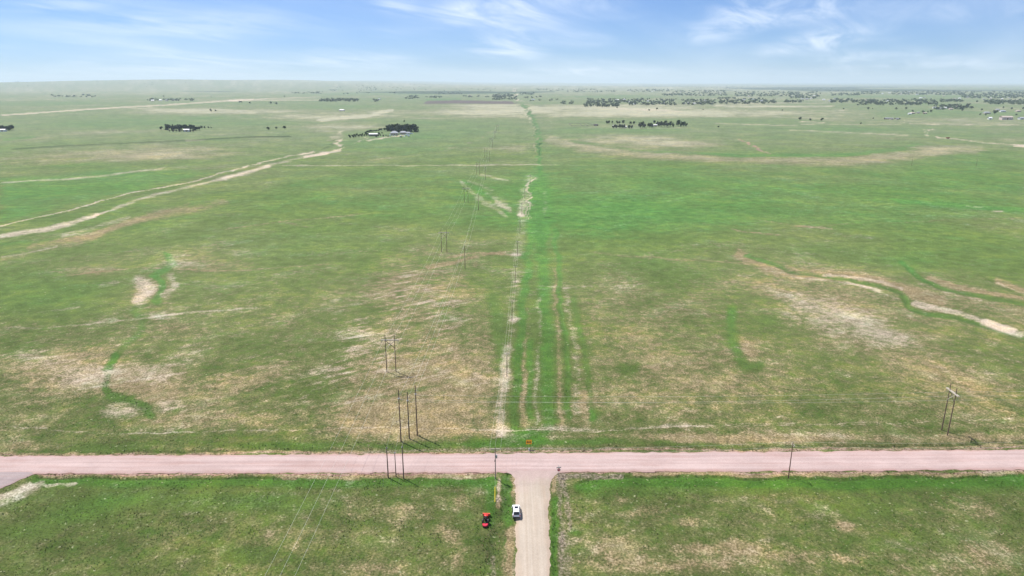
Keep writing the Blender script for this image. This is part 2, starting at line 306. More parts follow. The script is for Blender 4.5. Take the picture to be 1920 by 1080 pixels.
 B('dark', .25, 370, 918, 60, 7), B('lush', .5, 150, 960, 110, 26, -12), B('lush', .3, 30, 1000, 60, 16), B('lush',.35,480,945,200,22), B('lush',.35,470,1035,60,20), B('lush', .2, 250, 930, 200, 20), B('dry', .2, 300, 1010, 220, 26, -14), B('dry', .25, 650, 950, 80, 20), B('dry', .3, 750, 965, 40, 22), B('dry', .2, 560,1010,120,24), B('dry',.25,690,1060,120,24),
 S('dry', .35, [(830,990),(860,1010),(855,1050)], 12, .9), B('dry', .35, 860, 945, 16, 14), S('grey', .3, [(480,925),(560,925)], 5),
 B('dry', .3, 1160, 935, 24, 14), B('dry', .35, 1220, 965, 60, 14), B('dry', .4, 1290, 980, 30, 9), B('dry', .42, 1590, 986, 34, 11, 14), B('dry', .35, 1160, 1030, 60, 26), B('dry', .4, 1370, 1030, 110, 18), B('dry', .3, 1530, 1045, 140, 14), B('dry', .3, 1850, 1040, 70, 40), B('bare', .25, 1180, 985, 14, 6), B('bare', .3, 1220, 1000, 18, 8), B('dry', .3, 1800,950,120,20), B('dry', .35, 1260, 1062, 180, 16), B('lush', .2, 1620, 950, 160, 24), B('lush',.18,1700,1010,140,26),
 # ---- beside the side road
 S('grey', .6, [(1052,892),(1058,915),(1062,950),(1064,990)], 6, .7), S('grey', .5, [(1058,1005),(1064,1040),(1068,1085)], 9, .8), S('grey', .55, [(1046,895),(1046,930),(1048,990),(1052,1085)], 6, .9), S('grey', .7, [(1055,892),(1100,894),(1165,897)], 6, .8),
 S('lush', .85, [(1036,940),(1036,1000),(1040,1085)], 7, .7), S('dry', .5, [(1040,895),(1034,920)], 4, .9), S('lush', .5, [(1066,996),(1080,1000)], 6, .8), S('dark',.3,[(1037,960),(1040,1080)],3,.9),
 S('lush', .75, [(944,898),(946,930),(946,970),(952,985)], 9, .8), S('dark', .4, [(946,896),(944,930),(942,965)], 8, .9), S('dry', .55, [(958,900),(958,930)], 5, .8), S('dry', .8, [(957,992),(950,1030),(948,1085)], 9, .9), S('bare', .3, [(966,990),(963,1030),(961,1085)], 6, .8), S('lush', .5, [(944,1010),(945,1085)], 3, .9),
 S('lush', .75, [(916,900),(917,940),(916,980)], 10, .8), S('bare', .5, [(931,900),(930,930),(929,945)], 2.5, .8), S('dry', .7, [(930,900),(929,950)], 3.5, .8), S('grey', .6, [(918,1040),(920,1085)], 6, .9), S('dark', .35, [(930,960),(925,1000),(915,1050)], 9, .9), S('bare', .3, [(910.5,988),(907,1020),(903,1085)], 1.0, .5),
 S('dark', .2, [(905,990),(903,1085)], 8, .9),
 # ---- sand beside the drive at far left
 S('bare', .6, [(-20,955),(25,935),(62,914),(72,908)], 6.5, .8), S('bare', .7, [(-20,940),(20,925),(50,910)], 6, .9), S('bare', .7, [(80,913),(105,909),(136,909)], 3.5, .5),
]
def _d_poly(px, py, pts):
    d = np.full(px.shape, 1e9)
    for (x0, y0), (x1, y1) in zip(pts[:-1], pts[1:]):
        dx, dy = x1 - x0, y1 - y0
        t = np.clip(((px - x0) * dx + (py - y0) * dy) / (dx * dx + dy * dy + 1e-9), 0, 1)
        d = np.minimum(d, np.hypot(px - x0 - t * dx, py - y0 - t * dy))
    return d
def _inside(px, py, pts):
    c = np.zeros(px.shape, bool); n = len(pts)
    for i in range(n):
        x0, y0 = pts[i]; x1, y1 = pts[(i + 1) % n]
        if y0 == y1: continue
        k = ((y0 > py) != (y1 > py)) & (px < (x1 - x0) * (py - y0) / (y1 - y0) + x0)
        c ^= k
    return c
def cover(x, y):
    """amount of each kind of cover at world points"""
    x = np.asarray(x, float); y = np.asarray(y, float)
    d = np.hypot(x, y)
    wv = 0.010 * d
    wx = x + (fbm(x, y, 12.0 / 250, 3, 7) - .5) * wv * 1.6 + (fbm(x, y, 0.35, 3, 8) - .5) * 1.2
    wy = y + (fbm(x, y, 12.0 / 250, 3, 9) - .5) * wv * 2.2 + (fbm(x, y, 0.35, 3, 10) - .5) * 1.6
    px, py = proj_np(wx, np.maximum(wy, 5.0))
    py = np.where(wy < 20, 3000, py)
    A = {k: np.zeros(x.shape) for k in KINDS}
    # broad tendency to dry grass with distance from the road
    A['dry'] = np.interp(py, [150, 175, 205, 235, 300, 345, 420, 480, 560, 660, 800, 840, 880, 930, 1100], [.34, .34, .30, .24, .22, .16, .24, .30, .36, .40, .42, .42, .36, .30, .36])
    A['dry'] += (fbm(x, y, 1 / 55.0, 4, 3) - .5) * 0.34 + (fbm(x, y, 1 / 420.0, 6, 4, .65) - .5) * 1.05 * sstep(300, 1200, d) * (1 - .75 * sstep(3500, 8000, d))
    A['lush'] += (fbm(x, y, 1 / 70.0, 4, 13) - .5) * 0.46 + (fbm(x, y, 1 / 330.0, 6, 14, .65) - .5) * 0.85 * sstep(300, 1000, d) * (1 - .75 * sstep(3500, 8000, d)) + np.interp(py, [150, 250, 330, 420, 560, 1100], [.05, .12, .22, .15, 0, 0])
    for it in PAINT:
        kind, st = it[1], it[2]
        if it[0] == 's':
            pts, hw, sf = it[3], it[4], it[5]
            X = [p[0] for p in pts]; Y = [p[1] for p in pts]; m = hw * 2 + 2
            k = (px > min(X) - m) & (px < max(X) + m) & (py > min(Y) - m) & (py < max(Y) + m)
            if not k.any(): continue
            dd = _d_poly(px[k], py[k], pts)
            A[kind][k] += st * (1 - sstep(hw * (1 - sf * .7), hw * (1 + sf * .7), dd))
        elif it[0] == 'b':
            cx, cy, rx, ry, rot, sf = it[3:]
            m = max(rx, ry) * 1.6
            k = (np.abs(px - cx) < m) & (np.abs(py - cy) < m)
            if not k.any(): continue
            a = R(rot); ux = px[k] - cx; uy = py[k] - cy
            q = np.hypot((ux * math.cos(a) + uy * math.sin(a)) / rx, (-ux * math.sin(a) + uy * math.cos(a)) / ry)
            A[kind][k] += st * (1 - sstep(1 - sf, 1.0 + sf * .55, q))
        else:
            pts, sf = it[3], it[4]
            X = [p[0] for p in pts]; Y = [p[1] for p in pts]
            k = (px > min(X) - sf) & (px < max(X) + sf) & (py > min(Y) - sf) & (py < max(Y) + sf)
            if not k.any(): continue
            dd = _d_poly(px[k], py[k], pts + [pts[0]])
            dd = np.where(_inside(px[k], py[k], pts), -dd, dd)
            A[kind][k] += st * (1 - sstep(-sf, sf, dd))
    for k in KINDS: A[k] = np.clip(A[k], -0.4, 1.3)
    return A

# ------------------------------------------------------------------ helpers
def smooth(me): me.polygons.foreach_set('use_smooth', [True] * len(me.polygons))
def link(name, me, parent=None, loc=None):
    o = bpy.data.objects.new(name, me)
    COL.objects.link(o)
    if parent is not None: o.parent = parent
    if loc is not None: o.location = loc
    return o
def np_mesh(name, V, F, mat, n=4, sm=False):
    """fast mesh from numpy vertex and face arrays (all faces with n corners)"""
    me = bpy.data.meshes.new(name)
    V = np.asarray(V, np.float32); F = np.asarray(F, np.int32)
    me.vertices.add(len(V)); me.vertices.foreach_set('co', V.ravel())
    me.loops.add(F.size); me.loops.foreach_set('vertex_index', F.ravel())
    me.polygons.add(len(F)); me.polygons.foreach_set('loop_start', np.arange(0, F.size, n, dtype=np.int32))
    me.update(calc_edges=True)
    if sm: smooth(me)
    if mat: me.materials.append(mat)
    return me
class MB:
    """collects boxes, tubes, rings into one mesh"""
    def __init__(s): s.v = []; s.f = []; s.sm = []
    def add(s, vs, fs, sm=False):
        b = len(s.v); s.v += [tuple(v) for v in vs]; s.f += [tuple(i + b for i in f) for f in fs]; s.sm += [sm] * len(fs)
        return s
    def box(s, c, d, rz=0.0, m=None):
        M = m or Matrix.Rotation(rz, 3, 'Z')
        vs = [Vector(c) + M @ Vector((d[0] / 2 * i, d[1] / 2 * j, d[2] / 2 * k)) for i in (-1, 1) for j in (-1, 1) for k in (-1, 1)]
        return s.add(vs, [(0, 1, 3, 2), (4, 6, 7, 5), (0, 4, 5, 1), (2, 3, 7, 6), (0, 2, 6, 4), (1, 5, 7, 3)])
    def tube(s, pts, rad, n=8, caps=True):
        pts = [Vector(p) for p in pts]; k = len(pts)
        rad = rad if isinstance(rad, (list, tuple)) else [rad] * k
        vs = []
        for i, p in enumerate(pts):
            t = (pts[min(i + 1, k - 1)] - pts[max(i - 1, 0)]).normalized()
            up = Vector((0, 0, 1)) if abs(t.z) < .95 else Vector((1, 0, 0))
            a = t.cross(up).normalized(); b = t.cross(a)
            vs += [p + (a * math.cos(2 * math.pi * j / n) + b * math.sin(2 * math.pi * j / n)) * rad[i] for j in range(n)]
        fs = [(i * n + j, i * n + (j + 1) % n, (i + 1) * n + (j + 1) % n, (i + 1) * n + j) for i in range(k - 1) for j in range(n)]
        s.add(vs, fs, True)
        if caps: s.add(vs[:n], [tuple(range(n))]); s.add(vs[-n:], [tuple(range(n))[::-1]])
        return s
    def loft(s, rings, closed=True, caps=True, sm=True):
        n = len(rings[0]); vs = [p for r in rings for p in r]; m = n if closed else n - 1
        s.add(vs, [(i * n + j, i * n + (j + 1) % n, (i + 1) * n + (j + 1) % n, (i + 1) * n + j) for i in range(len(rings) - 1) for j in range(m)], sm)
        if caps: s.add(rings[0], [tuple(range(n))[::-1]]); s.add(rings[-1], [tuple(range(n))])
        return s
    def mesh(s, name, mat):
        me = bpy.data.meshes.new(name); me.from_pydata(s.v, [], s.f)
        me.polygons.foreach_set('use_smooth', s.sm)
        me.materials.append(mat); me.update(); return me
    def obj(s, name, mat, parent=None, loc=None): return link(name, s.mesh(name, mat), parent, loc)
def thing(name, label, cat, loc=(0, 0, 0), rz=0.0, group=None):
    o = bpy.data.objects.new(name, None); COL.objects.link(o)
    o.empty_display_size = .5
    o.location = loc; o.rotation_euler = (0, 0, rz)
    o['label'] = label; o['category'] = cat
    if group: o['group'] = group
    return o
def tag(o, label=None, cat=None, group=None, kind=None):
    for k, v in (('label', label), ('category', cat), ('group', group), ('kind', kind)):
        if v: o[k] = v
    return o
def dup(src, loc, rz=0.0, sc=1.0, label=None, group=None):
    r = src.copy(); COL.objects.link(r)
    r.location = loc; r.rotation_euler = (0, 0, rz)
    r.scale = sc if isinstance(sc, (tuple, list)) else (sc, sc, sc)
    if label: r['label'] = label
    if group: r['group'] = group
    for ch in list(src.children):
        c = ch.copy(); COL.objects.link(c); c.parent = r
        for g in list(ch.children):
            d = g.copy(); COL.objects.link(d); d.parent = c
    return r

# ------------------------------------------------------------------ materials
def mat(name, col, rough=.8, metal=0.0, var=0.0, scale=1.0, bump=0.0, spec=None):
    m = bpy.data.materials.new(name); m.use_nodes = True
    t = m.node_tree; b = t.nodes['Principled BSDF']
    b.inputs['Roughness'].default_value = rough; b.inputs['Metallic'].default_value = metal
    b.inputs['Base Color'].default_value = (*col, 1)
    if spec is not None: b.inputs['Specular IOR Level'].default_value = spec
    if var or bump:
        c = t.nodes.new('ShaderNodeTexCoord')
        f = noise(c.outputs['Object'], scale, 5, .6, tree=t)
        if var:
            mx = t.nodes.new('ShaderNodeMix'); mx.data_type = 'RGBA'
            t.links.new(mapr(f, .3, .7, tree=t), mx.inputs['Factor'])
            mx.inputs['A'].default_value = (*[v * (1 - var) for v in col], 1)
            mx.inputs['B'].default_value = (*[min(1, v * (1 + var)) for v in col], 1)
            t.links.new(mx.outputs['Result'], b.inputs['Base Color'])
        if bump:
            bp = t.nodes.new('ShaderNodeBump'); bp.inputs['Strength'].default_value = bump
            t.links.new(f, bp.inputs['Height']); t.links.new(bp.outputs[0], b.inputs['Normal'])
    return m
def leaf_mat(name, c0, c1, rnd=.35):
    m = bpy.data.materials.new(name); m.use_nodes = True
    t = m.node_tree; b = t.nodes['Principled BSDF']; b.inputs['Roughness'].default_value = .7
    b.inputs['Specular IOR Level'].default_value = .2
    oi = t.nodes.new('ShaderNodeObjectInfo'); geo = t.nodes.new('ShaderNodeNewGeometry')
    f = mth('ADD', mth('MULTIPLY', geo.outputs['Random Per Island'], .6, tree=t), mth('MULTIPLY', oi.outputs['Random'], .4, tree=t), tree=t)
    mx = t.nodes.new('ShaderNodeMix'); mx.data_type = 'RGBA'
    t.links.new(f, mx.inputs['Factor']); mx.inputs['A'].default_value = (*c0, 1); mx.inputs['B'].default_value = (*c1, 1)
    t.links.new(mx.outputs['Result'], b.inputs['Base Color'])
    return m

class NT:
    """tiny helper to write node graphs"""
    def __init__(s, name):
        s.m = bpy.data.materials.new(name); s.m.use_nodes = True; s.t = s.m.node_tree
        s.b = s.t.nodes['Principled BSDF']; s.b.inputs['Roughness'].default_value = .95; s.b.inputs['Specular IOR Level'].default_value = .1
        g = s.t.nodes.new('ShaderNodeNewGeometry'); s.pos = g.outputs['Position']
    def map(s, sc, rot=0.0, vec=None, tex=False):
        n = s.t.nodes.new('ShaderNodeMapping'); n.vector_type = 'TEXTURE' if tex else 'POINT'; n.inputs['Scale'].default_value = sc; n.inputs['Rotation'].default_value = (0, 0, rot)
        s.t.links.new(vec or s.pos, n.inputs[0]); return n.outputs[0]
    def noise(s, scale, detail=4, rough=.55, vec=None, dist=0.0): return noise(vec or s.pos, scale, detail, rough, dist, tree=s.t)
    def mth(s, op, a, b=None, c=None, clamp=False): return mth(op, a, b, c, clamp, tree=s.t)
    def mapr(s, v, a, b, c=0.0, d=1.0): return mapr(v, a, b, c, d, tree=s.t)
    def mix(s, f, a, b, mode='MIX'):
        n = s.t.nodes.new('ShaderNodeMix'); n.data_type = 'RGBA'; n.blend_type = mode
        for k, v in (('Factor', f), ('A', a), ('B', b)):
            if isinstance(v, (int, float)): n.inputs[k].default_value = v
            elif isinstance(v, tuple): n.inputs[k].default_value = (*v, 1)
            else: s.t.links.new(v, n.inputs[k])
        return n.outputs['Result']
    def attr(s, name):
        n = s.t.nodes.new('ShaderNodeAttribute'); n.attribute_name = name; return n
    def color(s, c): s.t.links.new(c, s.b.inputs['Base Color'])
    def bump(s, h, strength, dist):
        n = s.t.nodes.new('ShaderNodeBump'); n.inputs['Strength'].default_value = strength; n.inputs['Distance'].default_value = dist
        s.t.links.new(h, n.inputs['Height']); s.t.links.new(n.outputs[0], s.b.inputs['Normal'])

# prairie ground
G = NT('prairie')
a1 = G.attr('cover_a'); a2 = G.attr('cover_b')
s1 = G.t.nodes.new('ShaderNodeSeparateColor'); G.t.links.new(a1.outputs['Color'], s1.inputs[0])
s2 = G.t.nodes.new('ShaderNodeSeparateColor'); G.t.links.new(a2.outputs['Color'], s2.inputs[0])
dry, lush, bare, dark = s1.outputs[0], s1.outputs[1], s1.outputs[2], a1.outputs['Alpha']
redm, plow, grey, streak = s2.outputs[0], s2.outputs[1], s2.outputs[2], a2.outputs['Alpha']
nf = G.noise(1.9, 5, .65)                        # clumps of grass
nm = G.noise(0.33, 6, .62)                       # tussocks and worn spots
nl = G.noise(0.045, 5, .6)                       # patches
ng = G.noise(0.009, 4, .55)                      # field scale
ns = G.noise(1.0, 5, .6, vec=G.map((19, 4.6, 1), R(33), tex=True), dist=.8)     # slope terraces
c = lambda v, k: G.mth('MULTIPLY', G.mth('SUBTRACT', v, .5), k)
def addn(*vs):
    r = vs[0]
    for v in vs[1:]: r = G.mth('ADD', r, v)
    return r
sy = G.t.nodes.new('ShaderNodeSeparateXYZ'); G.t.links.new(G.pos, sy.inputs[0])
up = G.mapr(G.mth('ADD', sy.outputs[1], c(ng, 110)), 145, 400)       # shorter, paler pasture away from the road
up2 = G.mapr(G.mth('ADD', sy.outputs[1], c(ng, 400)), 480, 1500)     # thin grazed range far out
jit = addn(c(nf, .95), c(nm, 1.25), c(nl, 1.0), c(ng, .5))
fd = G.mapr(addn(dry, jit, G.mth('MULTIPLY', streak, c(ns, 1.9)), G.mth('MULTIPLY', lush, -.85)), .02, 1.02)
fl = G.mapr(addn(lush, c(nm, 1.0), c(nf, .5), c(nl, .8)), .0, 1.05)
fb = G.mapr(addn(bare, c(nm, 1.1), c(nf, .7), c(nl, .9), c(ng, .7), c(ns, .7), G.mth('MULTIPLY', G.mth('MULTIPLY', streak, .42), G.mapr(ns, .50, .68))), .08, 1.10)
sy = G.t.nodes.new('ShaderNodeSeparateXYZ'); G.t.links.new(G.pos, sy.inputs[0])
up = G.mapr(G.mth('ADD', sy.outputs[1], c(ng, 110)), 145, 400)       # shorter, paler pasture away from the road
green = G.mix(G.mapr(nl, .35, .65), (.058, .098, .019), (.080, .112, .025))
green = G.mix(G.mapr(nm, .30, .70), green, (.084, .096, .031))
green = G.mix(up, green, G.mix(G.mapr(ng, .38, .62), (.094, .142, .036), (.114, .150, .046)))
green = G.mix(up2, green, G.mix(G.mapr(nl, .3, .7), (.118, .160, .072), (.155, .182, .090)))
green = G.mix(fl, green, G.mix(up, (.052, .118, .017), G.mix(up2, (.070, .168, .036), (.090, .165, .060))))
straw = G.mix(G.mapr(nm, .35, .65), (.215, .170, .088), (.320, .252, .150))
straw = G.mix(G.mapr(nf, .30, .70), (.165, .132, .062), straw)
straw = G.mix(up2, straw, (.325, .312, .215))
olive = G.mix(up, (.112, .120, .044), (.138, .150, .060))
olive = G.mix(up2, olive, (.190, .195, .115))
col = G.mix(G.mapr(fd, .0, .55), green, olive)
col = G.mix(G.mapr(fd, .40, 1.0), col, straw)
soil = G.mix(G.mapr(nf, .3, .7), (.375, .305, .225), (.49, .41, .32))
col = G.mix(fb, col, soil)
col = G.mix(G.mth('MULTIPLY', G.mapr(addn(dark, c(nf, .8), c(nm, .5)), .12, .9), .85), col, (.030, .048, .018))
col = G.mix(G.mapr(addn(redm, c(nf, .9), c(nm, .6)), .25, .9), col, G.mix(G.mapr(nm, .4, .6), (.23, .135, .105), (.33, .225, .175)))
col = G.mix(G.mapr(plow, .1, .9), col, (.105, .085, .075))
col = G.mix(G.mapr(addn(grey, c(nf, 1.0), c(nm, .7)), .25, .9), col, G.mix(G.mapr(nf, .35, .65), (.12, .10, .07), (.24, .195, .15)))
# scattered pale tufts and darker shrubs of every size
sp = G.noise(0.9, 2, .5)
col = G.mix(G.mth('MULTIPLY', G.mapr(sp, .66, .76), .60), col, (.36, .36, .22))
hue = G.mapr(nf, .26, .74, .70, 1.32)
nk = G.noise(.14, 5, .65); nw = G.noise(.022, 5, .65)
hue = G.mth('MULTIPLY', hue, G.mth('MULTIPLY', G.mapr(nk, .30, .70, .80, 1.20), G.mapr(nw, .30, .70, .86, 1.14)))
# yellower and bluer stands of grass
col = G.mix(G.mth('MULTIPLY', G.mapr(addn(nw, c(nk, .9)), .48, .72), .55), col, G.mix(1.0, col, (1.22, 1.04, .78), 'MULTIPLY'))
col = G.mix(G.mth('MULTIPLY', G.mapr(addn(nl, c(nk, .9)), .50, .74), .50), col, G.mix(1.0, col, (.74, 1.0, 1.06), 'MULTIPLY'))
hm = G.t.nodes.new('ShaderNodeVectorMath'); hm.operation = 'SCALE'
G.t.links.new(col, hm.inputs[0]); G.t.links.new(hue, hm.inputs['Scale'])
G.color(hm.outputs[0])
G.bump(addn(G.mth('MULTIPLY', nf, .5), nm), .6, .35)
M_ground = G.m

# gravel: dir 0 = worn along x, 1 = along y
def gravel(name, base, pale, warm, along):
    g = NT(name)
    v = g.map((.012, .9, 1) if along == 0 else (.9, .012, 1))
    w = g.map((.05, .35, 1) if along == 0 else (.35, .05, 1))
    st = g.noise(1.0, 4, .6, vec=v, dist=.2); br = g.noise(1.0, 5, .6, vec=w); fi = g.noise(3.0, 5, .7); pa = g.noise(.12, 4, .6)
    k = g.mix(g.mapr(st, .30, .70), base, pale)
    k = g.mix(g.mth('MULTIPLY', g.mapr(br, .45, .75), .55), k, warm)
    ed = g.attr('edge').outputs['Fac']
    k = g.mix(g.mth('MULTIPLY', g.mapr(g.mth('ADD', ed, g.mth('MULTIPLY', g.mth('SUBTRACT', pa, .5), .9)), .35, 1.0), .75), k, warm)
    if along == 1:                               # pink gravel dragged in from the county road at the junction
        yy = g.t.nodes.new('ShaderNodeSeparateXYZ'); g.t.links.new(g.pos, yy.inputs[0])
        k = g.mix(g.mth('MULTIPLY', g.mapr(g.mth('ADD', yy.outputs[1], g.mth('MULTIPLY', g.mth('SUBTRACT', pa, .5), 16)), 143, 154.5), .9), k, (.372, .278, .256))
    lane = g.attr('lane').outputs['Fac']
    rut = g.mth('SINE', g.mth('MULTIPLY', lane, 2 * math.pi * 4.0))
    wob = g.mapr(g.noise(1.0, 3, .5, vec=g.map((.02, .05, 1) if along == 0 else (.05, .02, 1))), .35, .65)
    rutf = g.mth('MULTIPLY', g.mth('MULTIPLY', rut, wob), .060)
    fi = g.mth('ADD', fi, rutf)
    h = g.t.nodes.new('ShaderNodeVectorMath'); h.operation = 'SCALE'
    g.t.links.new(k, h.inputs[0]); g.t.links.new(g.mth('ADD', g.mapr(fi, .25, .75, -.10, .10), g.mapr(pa, .3, .7, .94, 1.06)), h.inputs['Scale'])
    g.color(h.outputs[0]); g.bump(fi, .25, .05)
    return g.m
M_road = gravel('pink_gravel', (.378, .279, .257), (.455, .351, .325), (.352, .222, .190), 0)
M_side = gravel('tan_gravel', (.362, .302, .238), (.434, .374, .304), (.385, .295, .222), 1)
M_apron = gravel('grey_gravel', (.27, .215, .210), (.32, .265, .255), (.31, .22, .20), 0)

# ------------------------------------------------------------------ ground sheet
pys = np.arange(1330, 159, -1.55)
dist = g_np(960, pys)[1]
near = np.linspace(40, dist[0], 12)[:-1]
far = np.geomspace(dist[-1], 46000, 70)[1:]
Dr = np.concatenate([near, dist, far])
tin = np.linspace(-.80, .80, 860)
tout = np.linspace(.80, 2.2, 50)[1:]
T = np.concatenate([-tout[::-1], tin, tout])
DD, TT = np.meshgrid(Dr, T, indexing='ij')
X = TT * (DD + 30); Y = DD.copy()
CV = cover(X.ravel(), Y.ravel())
Z = gz(X.ravel(), Y.ravel())
dn = np.hypot(X.ravel(), Y.ravel())
Z = Z - .9 * np.clip(CV['dark'], 0, 1) * (1 - sstep(600, 1200, dn)) + (fbm(X.ravel(), Y.ravel(), .22, 3, 21) - .5) * .22 * (1 - sstep(300, 700, dn)) - .13
V = np.stack([X.ravel(), Y.ravel(), Z], 1)
nr, ncol = DD.shape
I = np.arange(nr * ncol).reshape(nr, ncol)
F = np.stack([I[:-1, :-1], I[:-1, 1:], I[1:, 1:], I[1:, :-1]], -1).reshape(-1, 4)
me = np_mesh('ground', V, F, M_ground, 4, True)
for nm_, ks in (('cover_a', ('dry', 'lush', 'bare', 'dark')), ('cover_b', ('red', 'plow', 'grey', 'streak'))):
    at_ = me.attributes.new(nm_, 'FLOAT_COLOR', 'POINT')
    at_.data.foreach_set('color', np.stack([CV[k] for k in ks], 1).astype(np.float32).ravel())
tag(link('ground', me), 'open prairie of green grass and pale dry patches', None, None, 'structure')
# ground behind and beyond, lower than the sheet above
me = np_mesh('plain', [(-60000, -12000, -3.5), (60000, -12000, -3.5), (60000, 46500, -3.5), (-60000, 46500, -3.5)], [(0, 1, 2, 3)], M_ground)
tag(link('plain', me), None, None, None, 'structure')

# ------------------------------------------------------------------ roads
def strip(name, Lp, Rp, m, step, zc, across=15, jit=.75, seed=0):
    """road surface between two edge polylines (world x, y), crowned, with ragged edges"""
    def resample(P, n):
        P = np.array(P, float); s = np.concatenate([[0], np.cumsum(np.hypot(*np.diff(P, axis=0).T))])
        q = np.linspace(0, s[-1], n); return np.stack([np.interp(q, s, P[:, 0]), np.interp(q, s, P[:, 1])], 1)
    ln = np.hypot(*np.diff(np.array(Lp, float), axis=0).T).sum(); n = int(ln / step) + 2
    A = resample(Lp, n); Bq = resample(Rp, n)
    d = (Bq - A) / np.linalg.norm(Bq - A, axis=1)[:, None]
    A = A + d * ((fbm(A[:, 0], A[:, 1], .5, 4, 31 + seed, .65) - .5) * 2 * jit)[:, None]
    Bq = Bq + d * ((fbm(Bq[:, 0], Bq[:, 1], .5, 4, 33 + seed, .65) - .5) * 2 * jit)[:, None]
    u = np.linspace(0, 1, across); vs = []; ed = []; la = []
    for k, t in enumerate(u):
        p = A * (1 - t) + Bq * t
        z = zc - .16 * (2 * abs(t - .5)) ** 3 - (.06 if k in (0, across - 1) else 0) + (fbm(p[:, 0], p[:, 1], .5, 2, 41) - .5) * .03
        vs.append(np.column_stack([p, z])); ed.append(np.full(n, (2 * abs(t - .5)) ** 3)); la.append(np.full(n, t))
    V = np.stack(vs, 1).reshape(-1, 3); E = np.stack(ed, 1).ravel()
    I = np.arange(n * across).reshape(n, across)
    F = np.stack([I[:-1, :-1], I[:-1, 1:], I[1:, 1:], I[1:, :-1]], -1).reshape(-1, 4)
    me = np_mesh(name, V, F, m, 4, True)
    e = me.attributes.new('edge', 'FLOAT', 'POINT'); e.data.foreach_set('value', E.astype(np.float32))
    e = me.attributes.new('lane', 'FLOAT', 'POINT'); e.data.foreach_set('value', np.stack(la, 1).ravel().astype(np.float32))
    return tag(link(name, me), None, None, None, 'structure')
def gp(*ps): return [tuple(float(v) for v in g_np(*p)) for p in ps]
def ext(P, a, b):
    p0, p1, q0, q1 = Vector(P[0]), Vector(P[1]), Vector(P[-2]), Vector(P[-1])
    return [tuple(p0 - (p1 - p0).normalized() * a)] + list(P) + [tuple(q1 + (q1 - q0).normalized() * b)]
north = ext(gp((0, 855.0), (700, 851.0), (960, 849.3), (1500, 846), (1920, 843)), 900, 900)
south = ext(gp((0, 887.8), (700, 886.6), (960, 885.6), (1500, 883), (1920, 880.5)), 900, 900)
strip('county_road', north, south, M_road, .7, .16)
wl = gp((936, 883), (955, 887), (963, 896), (966.5, 915), (967, 960), (966.5, 1080)); wr = gp((1060, 883), (1046, 887), (1036, 898), (1030.5, 925), (1029, 960), (1031.5, 1080))
strip('side_road', wl + [(wl[-1][0] + .3, -900)], wr + [(wr[-1][0] + .3, -900)], M_side, .6, .125, seed=3)
al = gp((70, 885.5), (38, 899), (10, 912), (-50, 938)); ar = gp((-40, 886), (-30, 893), (-60, 905), (-130, 925))
strip('driveway', al + [(al[-1][0] - 30, al[-1][1] - 26)], ar + [(ar[-1][0] - 30, ar[-1][1] - 26)], M_apron, .5, .12, seed=5)

# ------------------------------------------------------------------ air
hz = MB().box((0, 17000, 180), (140000, 62000, 374))
M_haze = bpy.data.materials.new('haze'); M_haze.use_nodes = True
ht = M_haze.node_tree; ht.nodes.clear()
ho = ht.nodes.new('ShaderNodeOutputMaterial'); hv = ht.nodes.new('ShaderNodeVolumePrincipled')
hv.inputs['Color'].default_value = (.76, .89, 1.0, 1); hv.inputs['Density'].default_value = 5.6e-5; hv.inputs['Anisotropy'].default_value = 0.1
ht.links.new(hv.outputs[0], ho.inputs['Volume'])
tag(hz.obj('haze', M_haze), None, None, None, 'stuff')

# ------------------------------------------------------------------ power lines
M_wood = mat('weathered_pole_wood', (.165, .105, .075), .9, var=.35, scale=3)
M_wood_red = mat('brown_pole_wood', (.15, .07, .045), .9, var=.3, scale=3)
M_arm = mat('sunbleached_crossarm_wood', (.52, .46, .38), .85, var=.2, scale=4)
M_armdark = mat('dark_brace_wood', (.07, .055, .045), .85, var=.2, scale=4)
M_glass = mat('grey_porcelain', (.20, .19, .18), .35)
M_wire = mat('aluminium_wire', (.58, .58, .50), .6, .0)
M_galv = mat('galvanised_steel', (.42, .43, .44), .5, .5)
M_yel = mat('yellow_plastic', (.85, .62, .03), .5)

def pole_mb(h, r0=.20, r1=.12, x=0, y=0, sink=.5):
    r0 *= .85; r1 *= .85
    return MB().tube([(x, y, -sink), (x, y, h * .35), (x, y, h * .7), (x, y, h)], [r0, r0 * .88, r0 * .72, r1], 10)
def insulator_mb(p, q, r=.085, n=5):
    p, q = Vector(p), Vector(q); m = MB()
    pts = []; rad = []
    for i in range(n):
        for f, rr in ((0, .35), (.2, 1.0), (.65, .8), (.8, .35)):
            pts.append(p.lerp(q, (i + f) / n)); rad.append(r * rr)
    return m.tube(pts, rad, 8)

WIRE_PTS = {}
def h_frame(loc, rz, h, gap, label, armlen=None, vbrace=False, group='twin-pole transmission structures on the left'):
    t = thing('twin_pole_structure', label, 'power pylon', loc, rz, group)
    for s in (-1, 1):
        pole_mb(h, .19, .12, s * gap / 2).obj('pole', M_wood, t)
    za = h - 1.9
    L = armlen or gap * 2.0
    for s in (-1, 1): MB().box((0, s * .17, za), (L, .13, .26)).obj('crossarm', M_arm, t)
    for s in (-1, 1):
        MB().tube([(s * gap / 2, -.21 * s, za - .3), (-s * gap / 2, -.21 * s, za - 3.0)], .085, 6).obj('brace', M_arm if s > 0 else M_armdark, t)
    for x in (-L / 2 + .25, 0, L / 2 - .25):
        insulator_mb((x, 0, za - .14), (x, 0, za - 1.15)).obj('insulator', M_glass, t)
    M = Matrix.Translation(loc) @ Matrix.Rotation(rz, 4, 'Z')
    return [tuple(M @ Vector((x, 0, za - 1.2))) for x in (-L / 2 + .25, 0, L / 2 - .25)], [tuple(M @ Vector((s * gap / 2, 0, h - .1))) for s in (-1, 1)]
